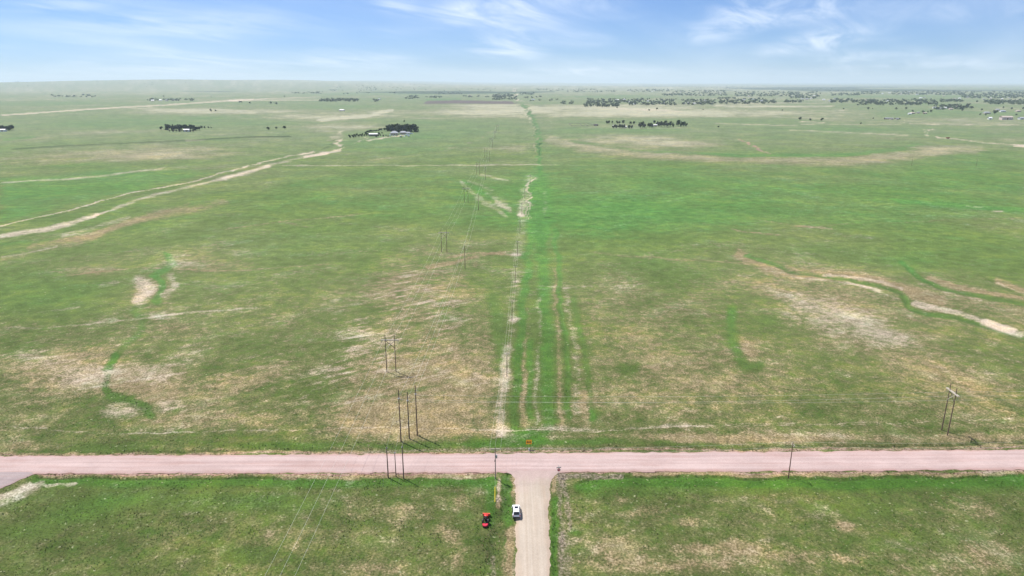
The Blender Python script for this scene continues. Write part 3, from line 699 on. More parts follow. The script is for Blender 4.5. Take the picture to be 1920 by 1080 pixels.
def post_pole(loc, rz, h, label, group, m=None):
    """single pole with three stand-off post insulators"""
    t = thing('transmission_pole', label, 'power pole', loc, rz, group)
    pole_mb(h, .21, .13).obj('pole', m or M_wood, t)
    ends = []
    M = Matrix.Translation(loc) @ Matrix.Rotation(rz, 4, 'Z')
    for x, z in ((0, h), (-1, h - 1.5), (1, h - 2.3)):
        if x == 0: p, q = (0, 0, z), (0, 0, z + .85)
        else: p, q = (x * .12, 0, z), (x * 1.05, 0, z + .18)
        insulator_mb(p, q, .08).obj('insulator', M_glass, t); ends.append(tuple(M @ Vector(q)))
    return t, ends
def wire(chain, sag, label, group, r=.019, name='overhead_wire'):
    """one conductor hung along a chain of points"""
    pts = []
    for a, b in zip(chain[:-1], chain[1:]):
        a, b = Vector(a), Vector(b); span = (b - a).length; s = sag * (span / 170) ** 2
        n = max(6, int(span / 9))
        for i in range(n):
            u = i / n; p = a.lerp(b, u); p.z -= 4 * s * u * (1 - u); pts.append(p)
    pts.append(Vector(chain[-1]))
    o = MB().tube(pts, r, 4, False).obj(name, M_wire)
    return tag(o, label, 'power line', group)

# line of twin-pole structures running away on the left
near1 = at(734, 696.5); f1 = at(833, 472.5)
dx = (f1[0] - near1[0]) / (f1[1] - near1[1]); sp = f1[1] - near1[1]
HL = ['nearest twin-pole wooden structure, in the pale streaked slope left of the track', 'second twin-pole wooden structure, up the slope beyond the nearest one',
      'third twin-pole wooden structure, left of the pale gullies', 'fourth twin-pole wooden structure, short of the straight pale trail', 'fifth twin-pole wooden structure, just beyond the straight pale trail',
      'sixth twin-pole wooden structure, tiny in the far pasture', 'seventh twin-pole wooden structure, tiny, level with the farm', 'farthest twin-pole wooden structure before the dark ploughed field']
W1 = [[], [], []]; SH1 = [[], []]
for i in range(-1, 9):
    y = near1[1] + sp * i; x = near1[0] + dx * sp * i; z = float(gz(x, y)) - .1
    h = height_for(734, 696.5, 627) if i <= 0 else 13.6
    if i == -1:                                   # next structure, behind the camera: only its wire ends matter
        for k, o in enumerate((-2.75, 0, 2.75)): W1[k].append((x + o, y, z + h - 3.1))
        continue
    if i == 8: 
        for k, o in enumerate((-2.75, 0, 2.75)): W1[k].append((x + o, y, z + h - 3.1))
        continue
    e, s = h_frame((x, y, z), R(random.uniform(-2, 2)), h, 3.15, HL[i], 6.0)
    for k in range(3): W1[k].append(e[k])
for k in range(3): wire(W1[k], 2.0, ['left', 'middle', 'right'][k] + ' conductor of the twin-pole line, crossing the front left field', 'conductors of the twin-pole line')

# line of single poles that turns east at the three tall poles
p1 = at(872, 503.5); p2 = at(897, 394.5)
dx2 = (p2[0] - p1[0]) / (p2[1] - p1[1]); sp2 = p2[1] - p1[1]
PL = ['nearest tall single transmission pole, in the dry grass left of the track', 'second single transmission pole, beside the pale gullies', 'third single transmission pole, near the straight pale trail',
      'fourth single transmission pole, beyond the straight pale trail', 'fifth single transmission pole, tiny in the far pasture', 'sixth single transmission pole, tiny, level with the farm', 'farthest single transmission pole before the dark ploughed field']
W2 = [[], [], []]
hp = height_for(872, 503.5, 459)
for i in range(7):
    y = p1[1] + sp2 * i; x = p1[0] + dx2 * sp2 * i; z = float(gz(x, y)) - .1
    t, e = post_pole((x, y, z), 0, hp - .4 if i < 2 else 13.5, PL[i], 'single transmission poles on the left')
    for k in range(3): W2[k].append(e[(1, 0, 2)[k]])
tall = []
for k, (bx, by, ty, nm_) in enumerate(((752, 827.5, 730, 'leftmost'), (767.5, 821.5, 734.5, 'middle'), (782.5, 815.5, 722, 'rightmost'))):
    x, y, z = at(bx, by); h = height_for(bx, by, ty)
    t = thing('angle_pole', nm_ + ' of the three tall poles just north of the road', 'power pole', (x, y, z - .1), 0, 'three tall angle poles')
    pole_mb(h, .22, .14).obj('pole', M_armdark if k == 1 else M_wood, t)
    za = h - 2.6
    for s, (ux, uy) in enumerate(((-.15, 1.0), (1.0, .05))):
        insulator_mb((ux * .2, uy * .2, za - s * .35), (ux * 1.25, uy * 1.25, za - s * .35 - .12), .085, 6).obj('insulator', M_glass, t)
    insulator_mb((.15, -.05, za + 1.2), (.95, -.3, za + 1.1), .06, 4).obj('insulator', M_glass, t)
    MB().tube([(-.15, 1.25, za - .12), (.35, 1.0, za - .95), (1.25, .06, za - .47)], .02, 5).obj('jumper', M_wire, t)
    MB().box((0, 0, za + .02), (.5, .5, .10)).obj('band', M_galv, t)
    tall.append((x, y, z, h, za))
    W2[k].insert(0, (x - .15, y + 1.25, z + za - .2))
for k in range(3): wire(W2[k], 2.0, ['left', 'middle', 'right'][k] + ' conductor of the single-pole line, running north from the three tall poles', 'conductors of the single-pole line')

# stub poles across the road that hold the three tall poles back
for k, (bx, by, ty, nm_) in enumerate(((728, 894.5, 837, 'leftmost'), (742.5, 892.5, 846, 'middle'), (757, 896.5, 835, 'rightmost'))):
    x, y, z = at(bx, by); h = height_for(bx, by, ty)
    t = thing('guy_stub_pole', nm_ + ' of the three short poles on the south edge of the road', 'pole', (x, y, z - .1), 0, 'three short guy poles')
    pole_mb(h, .19 if k != 1 else .15, .13 if k != 1 else .10).obj('pole', M_wood, t)
    MB().box((0, 0, h - .35), (.36, .36, .09)).obj('band', M_galv, t)
    a = (x, y, z + h - .4); b = (tall[k][0], tall[k][1], tall[k][2] + tall[k][3] - 2.2)
    wire([a, b], 1.5, nm_ + ' guy wire over the road between short and tall poles', 'guy wires over the road', .012, 'guy_wire')
    wire([a, (x - .6, y - 4.2, z)], .2, nm_ + ' slack guy wire from a short pole down to the grass', 'guy wires down to the grass', .010, 'guy_wire')

# twin-pole structure at the right, seen end on
bx0 = at(1765.5, 806); bx1 = at(1776.5, 815.5)
c0 = ((bx0[0] + bx1[0]) / 2, (bx0[1] + bx1[1]) / 2, 0.0)
rz = math.atan2(bx1[1] - bx0[1], bx1[0] - bx0[0]); gap = math.hypot(bx1[0] - bx0[0], bx1[1] - bx0[1])
hR = height_for(1776.5, 815.5, 727)
e, s = h_frame((c0[0], c0[1], -.1), rz, hR, gap, 'twin-pole wooden structure alone at the right, north of the road', gap * 1.95, group='twin-pole structure at the right')
order = sorted(e, key=lambda p: -p[1])
for k in range(3):
    tp = tall[(2, 1, 0)[k]]
    far_end = (order[k][0] + 175, order[k][1] + 9, order[k][2] + 1.0)
    wire([(tp[0] + 1.25, tp[1] + .06, tp[2] + tp[4] - .47), order[k], far_end], 1.2, ['northern', 'middle', 'southern'][k] + ' conductor running east from the three tall poles', 'conductors running east', .017)

# wooden distribution line up the right of way
def dist_pole(loc, h, rz, label, group, arm=2.5, wood=None):
    t = thing('utility_pole', label, 'utility pole', loc, rz, group)
    pole_mb(h, .16, .10).obj('pole', wood or M_wood, t)
    if arm:
        MB().box((0, -.15, h - .35), (arm, .11, .14)).obj('crossarm', M_arm, t)
        for s in (-1, 1): MB().tube([(s * arm * .34, -.2, h - .40), (0, -.16, h - 1.15)], .03, 5).obj('brace', M_galv, t)
        for x in (-arm * .46, arm * .46): insulator_mb((x, -.15, h - .28), (x, -.15, h - .05), .055, 2).obj('insulator', M_glass, t)
    insulator_mb((0, 0, h), (0, 0, h + .28), .055, 2).obj('insulator', M_glass, t)
    M = Matrix.Translation(loc) @ Matrix.Rotation(rz, 4, 'Z')
    return t, [tuple(M @ Vector(v)) for v in ((-arm * .46, -.15, h), (0, 0, h + .3), (arm * .46, -.15, h))]
W3 = [[], [], []]
q0 = at(929, 897); q1 = at(960, 600)
hq = height_for(929, 897, 838)
t, e = dist_pole((q0[0], q0[1], -.1), hq, 0, 'utility pole with pale crossarm at the corner of the two gravel roads', 'distribution poles', 2.9)
MB().tube([(.30, -.12, hq - 2.9), (.30, -.12, hq - 2.1)], .23, 12).obj('transformer', M_galv, t)
MB().box((-.05, -.25, hq - 3.6), (.30, .22, .50)).obj('cutout_box', M_armdark, t)
MB().tube([(-.05, -.2, .2), (-.05, -.2, hq - 1.6)], .03, 6).obj('conduit', M_galv, t)
for k in range(3): W3[k].append(e[k])
QL = ['utility pole in the pale strip, first beyond the road', 'utility pole on a bare mound in the pale strip, second beyond the road', 'third utility pole beyond the road, in the pale strip', 'fourth utility pole beyond the road, in the pale strip',
      'fifth utility pole beyond the road, by the dark grass stripe', 'sixth utility pole beyond the road, where the pale strip narrows', 'seventh utility pole beyond the road, at the top of the pale strip', 'eighth utility pole beyond the road, near the straight trail']
xs = [(950.5, 705), (960, 600), (966, 530), (970, 478), (975, 436), (978.5, 402), (984, 373), (994, 345), (1003, 322)]
for i, (px, py) in enumerate(xs):
    if i >= 8: break
    x, y, z = at(px, py)
    t, e = dist_pole((x, y, z - .1), 8.8, 0, QL[i], 'distribution poles', 2.0)
    for k in range(3): W3[k].append(e[k])
for k in (0, 1, 2): wire(W3[k], 4.0, ['left', 'middle', 'right'][k] + ' wire of the pole line over the pale strip', 'wires over the pale strip', .013)
# guy with its yellow guard
g0 = at(928, 942)
gr_ = thing('guy_anchor', 'slanting guy wire with yellow guard south of the corner pole', 'guy wire', (g0[0], g0[1], -.05), 0)
gdir = Vector((q0[0] - g0[0], q0[1] - g0[1], hq - 1.2))
MB().tube([(0, 0, -.2), tuple(gdir)], .014, 5).obj('cable', M_galv, gr_)
MB().tube([tuple(gdir * .01), tuple(gdir * .30)], .075, 8).obj('guard', M_yel, gr_)
# pole on the right edge of the road
r0 = at(1478.5, 893.5); hr = height_for(1478.5, 893.5, 830)
t, eR = dist_pole((r0[0], r0[1], -.1), hr, R(90), 'reddish brown utility pole at the south edge of the road, right', 'distribution poles', 1.7, M_wood_red)
MB().tube([(-.85, .0, hr - .6), (0, -.1, hr - 1.0), (.85, -.0, hr - .6)], .05, 6).obj('bracket', M_arm, t)
east = [(q0[0], q0[1], hq - .3), eR[1], (eR[1][0] + 76, eR[1][1] + 1.2, eR[1][2])]
wire(east, 3.5, 'upper wire along the road between corner pole and reddish pole', 'wires along the road', .014)
wire([(a[0], a[1], a[2] - 1.3) for a in east], 3.8, 'lower wire along the road between corner pole and reddish pole', 'wires along the road', .014)
# posts far off at the right: a lone small line
for px, py, lb in ((1709, 311, 'left of two small poles far out in the green pasture, right'), (1830, 313, 'right of two small poles far out in the green pasture, right')):
    x, y, z = at(px, py); dist_pole((x, y, z - .1), 9.5, R(80), lb, 'small poles in the far right pasture', 2.0)
for px, py, lb in ((870, 229, 'small lone pole left of the pale far field'), (758, 228.5, 'small lone pole behind the farm trees')):
    x, y, z = at(px, py); dist_pole((x, y, z - .1), 9.5, 0, lb, 'lone far poles', 2.0)

# ------------------------------------------------------------------ signs
M_sign_y = mat('orange_yellow_sheeting', (.95, .46, .01), .45)
M_black = mat('black_paint', (.012, .012, .012), .5)
M_red = mat('red_sheeting', (.62, .012, .018), .45)
M_white = mat('white_sheeting', (.85, .85, .85), .45)
M_bladegreen = mat('grey_green_sheeting', (.20, .25, .24), .45)
x, y, z = at(991.5, 841.5)
hb = height_for(991.5, 841.5, 832.6); ht_ = height_for(991.5, 841.5, 824.6)
t = thing('arrow_sign', 'orange yellow sign with black two-way arrow facing the side road', 'road sign', (x, y, z - .05), 0)
for s in (-1, 1): MB().box((s * .45, .06, ht_ / 2 - .15), (.07, .07, ht_ + .3)).obj('post', M_wood, t)
hm_ = (hb + ht_) / 2; sh = (ht_ - hb)
MB().box((0, 0, hm_), (1.55, .02, sh)).obj('panel', M_sign_y, t)
aw = .60; ah = sh * .27
arrow = [(-aw, 0), (-aw + .26, ah), (-aw + .26, ah * .36), (aw - .26, ah * .36), (aw - .26, ah), (aw, 0), (aw - .26, -ah), (aw - .26, -ah * .36), (-aw + .26, -ah * .36), (-aw + .26, -ah)]
ma = MB(); fr = [(a, -.016, hm_ + b) for a, b in arrow]; bk = [(a, -.011, hm_ + b) for a, b in arrow]
ma.loft([fr, bk], True, True, False); ma.obj('arrow', M_black, t)
x, y, z = at(992, 844.5)
t = thing('marker_post', 'short white marker post at the road edge below the yellow sign', 'marker', (x, y, z))
MB().tube([(0, 0, -.2), (0, 0, .62)], .12, 8).obj('post', M_white, t); MB().tube([(0, 0, .62), (0, 0, .75)], [.135, .05], 8).obj('cap', M_white, t)

x, y, z = at(1047.5, 893.5)
t = thing('stop_sign', 'red stop sign topped by street-name blades at the road corner', 'stop sign', (x, y, z - .05), R(3))
hs = height_for(1047.5, 893.5, 880.6)
MB().box((0, .05, hs / 2 + .4), (.07, .05, hs + 1.1)).obj('post', M_galv, t)
def octa(r, y0): return [(r * math.cos(R(22.5 + 45 * k)), y0, hs + r * math.sin(R(22.5 + 45 * k))) for k in range(8)]
b = MB(); b.loft([octa(.46, 0), octa(.46, .012)], True, True, False); b.obj('border', M_white, t)
b = MB(); b.loft([octa(.425, -.006), octa(.425, .004)], True, True, False); b.obj('face', M_red, t)
fc = bpy.data.curves.new('lettering', 'FONT'); fc.body = 'STOP'; fc.size = .40; fc.align_x = 'CENTER'; fc.align_y = 'CENTER'; fc.extrude = .002; fc.offset = .012
fo = bpy.data.objects.new('lettering_source', fc); COL.objects.link(fo)
bpy.context.view_layer.update()
lm = bpy.data.meshes.new_from_object(fo.evaluated_get(bpy.context.evaluated_depsgraph_get()))
bpy.data.objects.remove(fo); lm.materials.clear(); lm.materials.append(M_white)
lo = link('lettering', lm, t, (0, -.012, hs)); lo.rotation_euler = (math.pi / 2, 0, 0)
for k, (rzz, zz_) in enumerate(((R(8), hs + .62), (R(98), hs + .86))):
    MB().box((0, .05, zz_), (1.25, .03, .22), rzz).obj('name_blade', M_bladegreen, t)

# ------------------------------------------------------------------ white car
M_car = mat('white_car_paint', (.80, .81, .83), .25, spec=.6)
M_cglass = mat('dark_car_glass', (.012, .014, .018), .08, spec=.6)
M_tyre = mat('tyre_rubber', (.018, .018, .018), .85)
M_rim = mat('alloy_rim', (.45, .46, .48), .3, .8)
M_plastic = mat('black_plastic', (.025, .025, .027), .6)
M_lamp_r = mat('red_lamp_glass', (.42, .01, .012), .2)
M_lamp_w = mat('clear_lamp_glass', (.75, .78, .80), .15)
M_chrome = mat('chrome', (.7, .7, .72), .15, .9)
def wheel(parent, x, y, r, w_, rim=M_rim, s=1):
    wl_ = MB(); prof = [(-w_ / 2, r * .62), (-w_ / 2, r * .90), (-w_ * .36, r), (w_ * .36, r), (w_ / 2, r * .90), (w_ / 2, r * .62)]
    n = 20; rings = [[(x + a, y + q * math.cos(2 * math.pi * j / n), r + q * math.sin(2 * math.pi * j / n)) for j in range(n)] for a, q in prof]
    wl_.loft(rings, True, False)
    o = wl_.obj('wheel', M_tyre, parent)
    rm = MB()
    rm.loft([[(x + a, y + q * math.cos(2 * math.pi * j / n), r + q * math.sin(2 * math.pi * j / n)) for j in range(n)] for a, q in ((-w_ * .40, r * .63), (w_ * .40, r * .63))], True, True)
    for k in range(5):
        a = 2 * math.pi * k / 5
        rm.box((x + s * w_ * .42, y + math.cos(a) * r * .32, r + math.sin(a) * r * .32), (.03, r * .13, r * .55), m=Matrix.Rotation(-a + math.pi / 2, 3, 'X'))
    rm.obj('rim', rim, o)
    return o
def suv(loc, rz, label):
    t = thing('parked_car', label, 'car', loc, rz)
    ST = [  # y, half-width, sill z, belt z, top z, half-width at top
        (-2.24, .78, .42, .66, .68, .74), (-2.19, .86, .34, .92, .95, .78), (-2.05, .90, .30, 1.00, 1.12, .72), (-1.86, .91, .28, 1.02, 1.50, .66),
        (-1.70, .915, .27, 1.03, 1.64, .65), (-1.1, .92, .26, 1.02, 1.69, .665), (-.3, .92, .26, 1.00, 1.70, .675), (.35, .92, .26, .99, 1.66, .665), (.62, .92, .26, .98, 1.56, .655),
        (1.12, .92, .26, .98, 1.08, .74), (1.25, .92, .27, .96, 1.02, .78), (1.75, .91, .29, .90, .98, .74), (2.08, .87, .32, .78, .88, .66), (2.22, .80, .36, .62, .68, .60), (2.27, .70, .42, .55, .57, .55)]
    rings = []
    for y, hw, z0, zb, zt, ht2 in ST:
        half = [(hw * .80, z0), (hw * .97, z0 + .06), (hw, z0 + (zb - z0) * .45), (hw * .985, zb - .06), (hw * .955, zb)]
        half += [(ht2 + (hw * .955 - ht2) * .45, zb + (zt - zb) * .52), (ht2, zt - .07 * (zt > zb + .1)), (ht2 - .10, zt - .012), (ht2 * .4, zt + .012)]
        rings.append([(a, y, b) for a, b in half] + [(-a, y, b) for a, b in reversed(half)])
    b = MB(); b.loft(rings); b.obj('body', M_car, t)
    def panel(name, quad, m, off, parent=t, div=4):
        """curved patch between four corners, lifted along its normal"""
        A, Bq, Cq, D = [Vector(q) for q in quad]; nrm = (Bq - A).cross(D - A).normalized() * off
        vs = [(A.lerp(Bq, i / div)).lerp(D.lerp(Cq, i / div), j / div) + nrm * (1 + .0 * i) for i in range(div + 1) for j in range(div + 1)]
        fs = [(i * (div + 1) + j, (i + 1) * (div + 1) + j, (i + 1) * (div + 1) + j + 1, i * (div + 1) + j + 1) for i in range(div) for j in range(div)]
        k = MB().add(vs, fs, True)
        n0 = len(vs); k.add([v - nrm * .8 for v in vs], [f[::-1] for f in fs], True)
        return k.obj(name, m, parent)
    panel('rear_window', [(-.68, -2.11, 1.06), (.68, -2.11, 1.06), (.59, -1.79, 1.60), (-.59, -1.79, 1.60)], M_cglass, .05)
    panel('windscreen', [(.70, 1.14, 1.10), (-.70, 1.14, 1.10), (-.61, .63, 1.55), (.61, .63, 1.55)], M_cglass, .03)
    panel('sunroof', [(-.40, -.55, 1.716), (.40, -.55, 1.716), (.40, .25, 1.694), (-.40, .25, 1.694)], M_cglass, .014)
    for s in (-1, 1):
        for y0, y1 in ((-1.62, -.92), (-.84, .02), (.10, .86)):
            top = 1.56 if y1 < .5 else 1.36
            q = [(s * .895, y0, 1.07), (s * .895, y1 + (.12 if y1 > .5 else 0), 1.05), (s * .745, y1 - (.26 if y1 > .5 else 0), 1.53), (s * .74, y0 + (.12 if y0 < -1.5 else 0), 1.55)]
            panel('side_window', q if s > 0 else q[::-1], M_cglass, .025)
        MB().tube([(s * .90, .82, 1.06), (s * 1.08, .80, 1.10)], [.05, .10], 8).obj('mirror', M_car, t)
        MB().box((s * .76, -2.185, .88), (.22, .09, .24)).obj('tail_light', M_lamp_r, t)
        MB().box((s * .62, 2.18, .70), (.30, .12, .12)).obj('headlight', M_lamp_w, t)
        MB().tube([(s * .60, -1.45, 1.745), (s * .61, .30, 1.735)], .022, 6).obj('roof_rail', M_chrome, t)
        for y in (-1.38, 1.38): wheel(t, s * .80, y, .345, .235, s=s)
        MB().box((s * .925, -.40, .86), (.03, .16, .03)).obj('door_handle', M_chrome, t)
    MB().box((0, -2.22, .50), (1.62, .16, .30)).obj('bumper', M_plastic, t)
    MB().box((0, -2.235, .80), (.34, .02, .16)).obj('licence_plate', M_lamp_w, t)
    MB().box((0, -1.70, 1.685), (1.16, .22, .04)).obj('spoiler', M_car, t)
    MB().box((0, 2.24, .52), (1.0, .10, .16)).obj('grille', M_plastic, t)
    return t
x, y, z = at(968, 963.5)
suv((x, y, .125), R(1.0), 'white car parked facing away on the left edge of the side road')

# ------------------------------------------------------------------ red tractor
M_tred = mat('tractor_red_paint', (.62, .035, .022), .4)
M_tred2 = mat('orange_red_paint', (.72, .085, .035), .4)
M_fred = mat('magenta_red_paint', (.55, .02, .05), .45)
x, y, z = at(911, 976)
t = thing('red_tractor', 'small red tractor with front bucket standing in grass left of the car', 'tractor', (x, y, z - .12), R(-2))
b = MB(); n = 7
prof = [(1.62 + .10 * math.cos(a) , .62 + .42 * math.sin(a)) for a in np.linspace(-.2, 1.9, n)]
cs = [(2.35, .18), (1.78, .12), (1.62, .22), (1.55, .50), (1.62, .74), (1.78, .82)]
b.loft([[(sx, yy, zz_) for yy, zz_ in cs] + [(sx, yy + .03, zz_ + .03) for yy, zz_ in reversed(cs)] for sx in (-.84, .84)], True, True, False)
for sx in (-.84, .84): b.add([(sx, yy, zz_) for yy, zz_ in cs], [tuple(range(len(cs)))])
b.obj('bucket', M_tred2, t)
for s in (-1, 1):
    MB().tube([(s * .42, 1.60, .55), (s * .43, 1.15, .95), (s * .43, .25, 1.12)], .06, 6).obj('loader_arm', M_tred, t)
b = MB(); hd = [(1.42, .30, .62, .98), (1.38, .36, .60, 1.08), (.9, .38, .60, 1.16), (.30, .36, .60, 1.20), (.22, .34, .62, 1.18)]
b.loft([[(-w2, yy, z0), (w2, yy, z0), (w2, yy, z1 - .1), (w2 * .7, yy, z1), (-w2 * .7, yy, z1), (-w2, yy, z1 - .1)] for yy, w2, z0, z1 in hd]); b.obj('hood', M_tred, t)
MB().box((0, .35, .52), (.44, 2.2, .30)).obj('chassis', M_black, t)
MB().box((0, -.08, 1.02), (.46, .34, .36)).obj('dashboard', M_black, t)
st = MB().tube([(0, -.12, 1.15), (0, -.30, 1.32)], .025, 6)
rng = [(.19 * math.cos(a), -.30 + .12 * math.sin(a), 1.33 + .10 * math.sin(a)) for a in np.linspace(0, 2 * math.pi, 15)]; st.tube(rng, .018, 5, False)
st.obj('steering_wheel', M_black, t)
se = MB().box((0, -.72, .86), (.48, .46, .12)).box((0, -.96, 1.10), (.46, .10, .46)); se.obj('seat', M_black, t)
for s in (-1, 1):
    wheel(t, s * .60, -.85, .50, .32, M_tred2, s); wheel(t, s * .52, 1.02, .31, .20, M_tred2, s)
    f = MB(); arc = [(-.85 + .58 * math.cos(a), .50 + .58 * math.sin(a)) for a in np.linspace(.5, 2.7, 8)]
    f.loft([[(s * .40, yy, zz_), (s * .78, yy, zz_), (s * .78, yy, zz_ + .03), (s * .40, yy, zz_ + .03)] for yy, zz_ in arc]); f.obj('fender', M_black, t)
    MB().tube([(s * .40, -1.12, .70), (s * .40, -1.14, 1.55), (s * .30, -1.14, 1.72), (0, -1.14, 1.75)], .035, 6).obj('roll_bar', M_black, t)
dk = [(-.62, -1.52), (.62, -1.52), (.66, -1.80), (.50, -2.25), (.22, -2.48), (-.22, -2.48), (-.50, -2.25), (-.66, -1.80)]
b = MB(); b.loft([[(a, c_, .26) for a, c_ in dk], [(a, c_, .44) for a, c_ in dk], [(a * .85, -1.95 + (c_ + 1.95) * .85, .52) for a, c_ in dk]]); dko = b.obj('mower_deck', M_fred, t)
b = MB(); b.loft([[(a * 1.06, -1.95 + (c_ + 1.95) * 1.08, .06) for a, c_ in dk], [(a * 1.05, -1.95 + (c_ + 1.95) * 1.06, .27) for a, c_ in dk]], True, False); b.obj('skirt', M_black, dko)
MB().box((0, -1.40, .52), (.30, .5, .10)).obj('hitch', M_black, t)

# ------------------------------------------------------------------ trees
M_spruce = leaf_mat('spruce_needles', (.020, .040, .020), (.044, .070, .032))
M_elm = leaf_mat('elm_leaves', (.038, .062, .022), (.092, .125, .050))
M_silver = leaf_mat('silvery_leaves', (.060, .072, .052), (.120, .125, .098))
M_shrub = leaf_mat('shrub_leaves', (.022, .042, .014), (.050, .075, .026))
M_brush = leaf_mat('brown_brush', (.060, .052, .038), (.110, .092, .066))
M_bark = mat('bark', (.085, .068, .055), .9, var=.3, scale=4)

def leaf_quads(P, s, flat=.0, rng=RNG):
    """a small four-cornered leaf clump at every point"""
    n = len(P); a = rng.normal(size=(n, 3)); a[:, 2] *= (1 - flat); a /= np.linalg.norm(a, axis=1)[:, None]
    b = np.cross(a, rng.normal(size=(n, 3))); b /= np.linalg.norm(b, axis=1)[:, None]
    k = (s * (.6 + .8 * rng.random(n)))[:, None]
    V = np.stack([P - a * k - b * k * .7, P + a * k * .9 - b * k * .5, P + a * k * 1.1 + b * k * .8, P - a * k * .8 + b * k * .9], 1)
    return V.reshape(-1, 3), np.arange(n * 4).reshape(n, 4)
def broadleaf(name, h, r, m, nleaf=230, lobes=6, rng=RNG):
    C = []
    for k in range(lobes):
        a = rng.random() * 6.28; q = r * .55 * rng.random() ** .5
        C.append((math.cos(a) * q, math.sin(a) * q, h * (.42 + .40 * rng.random()), r * (.42 + .25 * rng.random())))
    P = []
    for i in range(nleaf):
        cx_, cy_, cz_, cr = C[rng.integers(lobes)]
        d = rng.normal(size=3); d /= np.linalg.norm(d); u = cr * rng.random() ** .4
        P.append((cx_ + d[0] * u, cy_ + d[1] * u, max(h * .16, cz_ + d[2] * u * .9)))
    V, F = leaf_quads(np.array(P), r * .17, 0, rng)
    crown = np_mesh(name + '_crown', V, F, m)
    tr = MB().tube([(0, 0, -.4), (0, 0, h * .22), (.05 * r, .03 * r, h * .5)], [h * .035, h * .026, h * .012], 6)
    for c_ in C[:4]: tr.tube([(0, 0, h * .20), (c_[0] * .6, c_[1] * .6, (h * .2 + c_[2]) * .52), c_[:3]], [h * .016, h * .011, h * .005], 5, False)
    return crown, tr.mesh(name + '_trunk', M_bark)
def conifer(name, h, r, m, nleaf=260, rng=RNG):
    u = rng.random(nleaf) ** .75
    z = h * (.06 + .92 * (1 - u)); rad = r * (u ** .8) * (.55 + .5 * rng.random(nleaf)) * (1 + .18 * np.sin(z * 2.6)); a = rng.random(nleaf) * 6.28
    P = np.stack([np.cos(a) * rad, np.sin(a) * rad, z - rad * .18], 1)
    V, F = leaf_quads(P, r * .20, .55, rng)
    crown = np_mesh(name + '_crown', V, F, m)
    return crown, MB().tube([(0, 0, -.4), (0, 0, h * .9)], [h * .022, h * .004], 6).mesh(name + '_trunk', M_bark)
LIB = {}
def lib(kind, n, f): LIB[kind] = [f(i) for i in range(n)]
lib('spruce', 4, lambda i: conifer('spruce', 10, 3.0 + .3 * i, M_spruce))
lib('elm', 5, lambda i: broadleaf('elm', 10, 4.2 + .3 * i, M_elm))
lib('silver', 3, lambda i: broadleaf('silver', 10, 4.8 + .3 * i, M_silver))
lib('cedar', 3, lambda i: broadleaf('cedar', 10, 4.0 + .5 * i, M_spruce, 260, 5))
lib('shrub', 3, lambda i: broadleaf('shrub', 10, 7 + i, M_shrub, 150, 5))
lib('brush', 3, lambda i: broadleaf('brush', 10, 7 + i, M_brush, 150, 5))
NAME = dict(spruce='spruce_tree', elm='broadleaf_tree', silver='silvery_tree', cedar='evergreen_tree', shrub='shrub', brush='brown_shrub')
def tree(kind, px, py, hpx, label, group, wid=1.0, hm=None, cat=None, simple=False):
    x, y, z = at(px, py)
    h = hm or hpx / pxm(py)
    cm, tm = random.choice(LIB[kind])
    t = thing(NAME[kind], label, cat or ('shrub' if kind in ('shrub', 'brush') else 'tree'), (x, y, z - .15), random.random() * 6.28, group)
    s = h / 10.0
    t.scale = (s * wid, s * wid, s)
    link('crown', cm, t)
    link('trunk', tm, t)
    return t

# ------------------------------------------------------------------ buildings far off
M_wwhite = mat('white_siding', (.72, .72, .70), .7, var=.06, scale=.8)
M_wtan = mat('tan_siding', (.48, .41, .33), .8, var=.08, scale=.8)
M_wpink = mat('pink_beige_siding', (.60, .48, .44), .8, var=.06, scale=.8)
M_wbrown = mat('brown_siding', (.22, .14, .10), .8, var=.1, scale=.8)
M_wgreen = mat('dull_green_siding', (.14, .16, .12), .8, var=.1, scale=.8)
M_rgrey = mat('grey_shingle_roof', (.33, .34, .37), .8, var=.12, scale=1.2)
M_rwhite = mat('white_metal_roof', (.80, .80, .79), .5, var=.05, scale=.8)
M_rdark = mat('dark_roof', (.10, .095, .095), .8, var=.15, scale=1)
M_rtan = mat('tan_roof', (.45, .37, .31), .8, var=.1, scale=1)
M_win = mat('dark_window_glass', (.03, .035, .045), .15)
def building(name, label, cat, px, py, w_, d_, h_, rise, wm, rm, rz=0.0, hip=False, wins=2, door=True, group=None, door_name='door'):
    x, y, z = at(px, py)
    t = thing(name, label, cat, (x, y + d_ / 2, z), rz, group)
    MB().box((0, 0, h_ / 2 - .3), (w_, d_, h_ + .6)).obj('wall', wm, t)
    ov = .45; a, b = w_ / 2 + ov, d_ / 2 + ov
    rx = (a - b * .9) if hip else a
    rx = max(rx, .5)
    vs = [(-a, -b, h_), (a, -b, h_), (a, b, h_), (-a, b, h_), (-rx, 0, h_ + rise), (rx, 0, h_ + rise)]
    vs += [(v[0], v[1], v[2] + .18) for v in vs]
    MB().add(vs, [(6, 7, 11, 10), (8, 9, 10, 11), (7, 8, 11), (9, 6, 10), (1, 0, 4, 5), (3, 2, 5, 4), (2, 1, 5), (0, 3, 4), (0, 1, 7, 6), (1, 2, 8, 7), (2, 3, 9, 8), (3, 0, 6, 9)]).obj('roof', rm, t)
    for k in range(wins):
        u = (k + 1) / (wins + 1) - .5
        if door and abs(u) < .12: continue
        MB().box((u * w_, -d_ / 2 - .02, h_ * .58), (min(1.5, w_ / 8), .08, min(1.2, h_ * .4))).obj('window', M_win, t)
    if door: MB().box((0, -d_ / 2 - .03, h_ * .38), (min(3.2, w_ * .16), .10, h_ * .74)).obj(door_name, M_wbrown if wm is not M_wbrown else M_wwhite, t)
    return t
